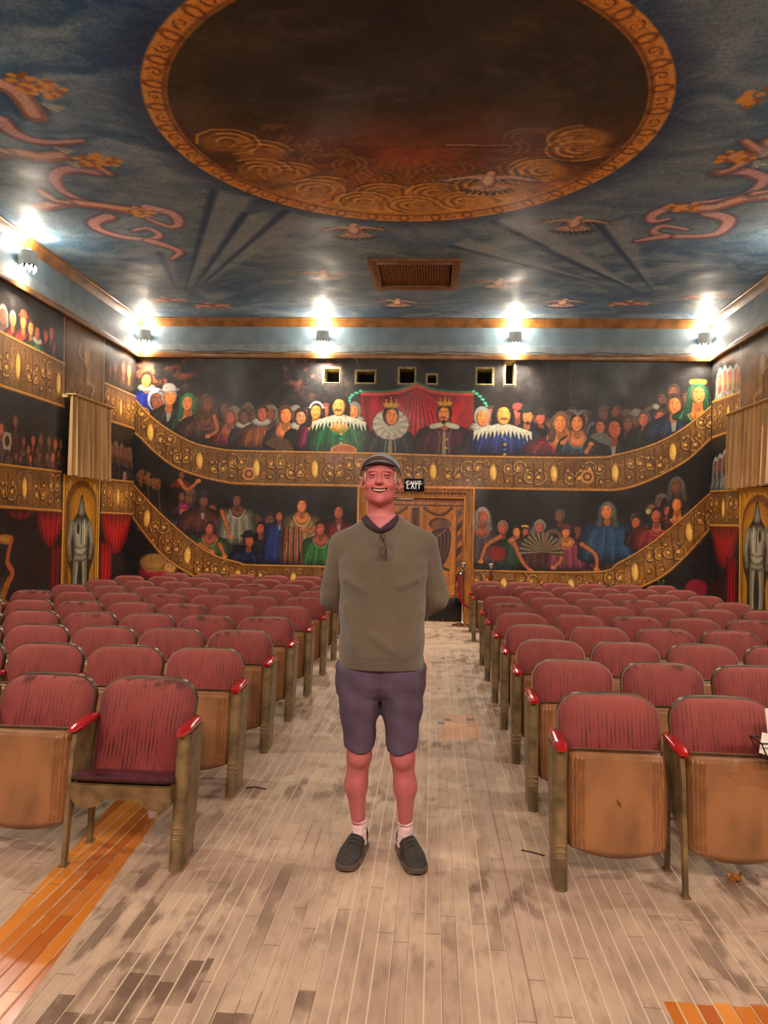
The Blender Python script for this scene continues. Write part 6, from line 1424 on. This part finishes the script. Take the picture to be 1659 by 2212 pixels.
sdmesh('shorts', shorts_f, np.arange(-.23, .235, .005), np.arange(-.16, .17, .006), np.arange(.47, .93, .005), shm, man, None, 1)
# socks and shoes
skm = mat('pale_socks', (232, 196, 192), .9, noise=.12, nscale=60, bump=.5, bscale=150)
shoe = mat('charcoal_knit_shoe', (58, 52, 46), .8, noise=.3, nscale=70, bump=.6, bscale=300); sole = mat('grey_brown_sole', (98, 80, 68), .7, noise=.25, nscale=30); lace = mat('shoe_lace', (40, 37, 36), .7)
for (h, k, a), s_, ang in zip(LEG, (-1, 1), (-.19, .30)):
    b = MB(); rg = []
    for i, z in enumerate(np.linspace(.05, .158, 14)):
        r_ = .0335+.0015*math.sin(z*260)+(.003 if i > 11 else 0)+(.158-z)*.05; rg.append([(a[0]+r_*math.cos(q)*.95, .068+r_*1.15*math.sin(q)-(.158-z)*.1, z) for q in [2*PI*j/24 for j in range(24)]])
    b.loft(rg); b.build('sock', skm, man)
    ca, sa = math.cos(-ang*s_*s_), math.sin(-ang)
    ca = math.cos(ang); sa = math.sin(ang)
    def loc(X, Y): x = X-a[0]; y = Y-.085; return x*ca+y*sa, -x*sa+y*ca
    def prof(X, Y):
        x, y = loc(X, Y); t = np.clip((y+.235)/.30, 0, 1)     # 0 toe .. 1 heel
        w = np.interp(t, [0, .06, .16, .32, .5, .75, .93, 1], [.012, .036, .048, .052, .045, .037, .033, .018]); xc = np.interp(t, [0, .4, .7, 1], [.0, .004*s_, 0, 0]); return x-xc, y, t, w
    def shoe_f(X, Y, Z):
        x, y, t, w = prof(X, Y); top = np.interp(t, [0, .08, .25, .45, .6, .72, 1], [.03, .046, .06, .085, .103, .098, .108]); zc = (top+.018)/2; hz = (top-.018)/2+.004
        e = np.sqrt((x/w)**2+((Z-zc)/hz)**2*(1))-1; d = e*np.minimum(w, hz)*.9; d = np.maximum(d, .02-Z); d = np.maximum(d, np.abs(y+.085)-.15)
        q = ((x/.031)**2+((y-.005)/.052)**2)**.5-1; d = np.maximum(d, -np.maximum(q*.03, .062-Z)); return d
    def sole_f(X, Y, Z):
        x, y, t, w = prof(X, Y); w2 = w+.004; tp = .026+.006*np.clip(1-t*6, 0, 1); d = (np.abs(x)/w2-1)*w2; d = np.maximum(d, np.abs(y+.085)-.153); d = np.maximum(d, Z-tp-.004*np.sin(t*9)); d = np.maximum(d, .0015+.012*np.clip(.1-t, 0, 1)*6-Z); return d
    gx_ = np.arange(a[0]-.13, a[0]+.13, .0035); gy_ = np.arange(-.19, .2, .004); gz_ = np.arange(-.006, .13, .0035)
    sh_ = sdmesh('shoe', shoe_f, gx_, gy_, gz_, shoe, man, None, 2); sdmesh('sole', sole_f, gx_, gy_, gz_, sole, sh_, None, 1)
    b = MB()
    for i in range(5):
        y = -.03-.022*i; t = (y+.235)/.3; z = float(np.interp(t, [0, .08, .25, .45, .6, .72, 1], [.03, .046, .06, .085, .103, .098, .108]))+.0035; w = .022-.001*i
        P = []
        for u in np.linspace(-1, 1, 7):
            x = w*u; yy = y+(.008 if u > 0 else -.0)*abs(u); X_ = a[0]+x*ca-yy*sa; Y_ = .085+x*sa+yy*ca; P.append((X_, Y_, z+.006-.007*u*u))
        b.tube(P, .0024, 6)
    b.build('lace', lace, sh_)
# spectacles hooked on the neckline
g_ = empty('eyeglasses', (MX+.0, MY-.138, 1.475), 'dark thin framed reading glasses hanging from the sweater neckline', 'glasses')
fm = mat('glasses_frame', (24, 18, 18), .3); cl = bpy.data.materials.new('clear_lens'); cl.use_nodes = True; bb = cl.node_tree.nodes['Principled BSDF']; bb.inputs['Transmission Weight'].default_value = 1; bb.inputs['Roughness'].default_value = .02; bb.inputs['IOR'].default_value = 1.2
b = MB(); b.tube([(-.012, -.006, .0), (-.004, -.014, -.018), (.006, -.022, -.035), (.016, -.026, -.055), (.02, -.028, -.075), (.022, -.028, -.10), (.018, -.026, -.125)], .0022, 8); b.tube([(-.014, .0, .004), (-.008, -.01, -.008)], .0035, 8); b.build('temple', fm, g_)
for dz in (-.028, -.09):
    b = MB(); c = (.004, -.026, dz); P = [(c[0]+.013*math.cos(q), c[1]-.001, c[2]+.02*math.sin(q)) for q in np.linspace(0, 2*PI, 22)]; b.tube(P, .0011, 6, False); rm = b.build('lens_rim', fm, g_)
    b = MB(); b.loft([[(c[0]+.0125*math.cos(q), c[1]-.0012+e, c[2]+.0195*math.sin(q)) for q in [2*PI*i/22 for i in range(22)]] for e in (0, .001)]); b.build('lens', cl, rm)
b = MB()
for p in ((-.004, -.016, -.012), (.008, -.018, -.008), (.018, -.031, -.067)): b.lathe([(0, -.0028), (.0022, -.0014), (.0028, 0), (.0022, .0014), (0, .0028)], p, 8)
b.build('hinge_stud', chrome, g_)
# ------------------------------------------------------------------ light and camera
def spot(name, loc, tgt, e, col, size, ang=70, blend=.8):
    ld = bpy.data.lights.new(name, 'SPOT'); ld.energy = e; ld.color = col; ld.shadow_soft_size = size; ld.spot_size = math.radians(ang); ld.spot_blend = blend
    o = bpy.data.objects.new(name, ld); link(o); o.location = loc; o.rotation_euler = (Vector(tgt)-Vector(loc)).to_track_quat('-Z', 'Y').to_euler()
for x, t in ((-3.0, -1.5), (-1.0, -.4), (1.0, .4), (3.0, 1.5)):
    spot('stage_spotlight', (x, -1.6, 4.3), (t, 4.0, .4), STAGE, (1., .78, .66), .45, 110, 1.)
w = bpy.data.worlds.new('World'); bpy.context.scene.world = w; w.use_nodes = True; w.node_tree.nodes['Background'].inputs[0].default_value = (.5, .42, .36, 1); w.node_tree.nodes['Background'].inputs[1].default_value = .05
cam = bpy.data.cameras.new('camera'); co = bpy.data.objects.new('camera', cam); link(co)
cam.sensor_fit = 'HORIZONTAL'; cam.sensor_width = 36; cam.lens = 36*1661/1659; cam.clip_end = 100
yaw, pitch, roll = .0647, .018, .0219
f = Vector((-math.sin(yaw)*math.cos(pitch), math.cos(yaw)*math.cos(pitch), math.sin(pitch))); r = Vector((math.cos(yaw), math.sin(yaw), 0)); u = r.cross(f)
r2 = r*math.cos(roll)+u*math.sin(roll); u2 = -r*math.sin(roll)+u*math.cos(roll)
co.matrix_world = Matrix(((r2.x, u2.x, -f.x, 0), (r2.y, u2.y, -f.y, 0), (r2.z, u2.z, -f.z, 1.5), (0, 0, 0, 1)))
sc = bpy.context.scene; sc.camera = co
sc.view_settings.view_transform = 'Standard'; sc.view_settings.look = 'None'; sc.view_settings.gamma = 1; sc.view_settings.exposure = EXPO; sc.view_settings.use_curve_mapping = False
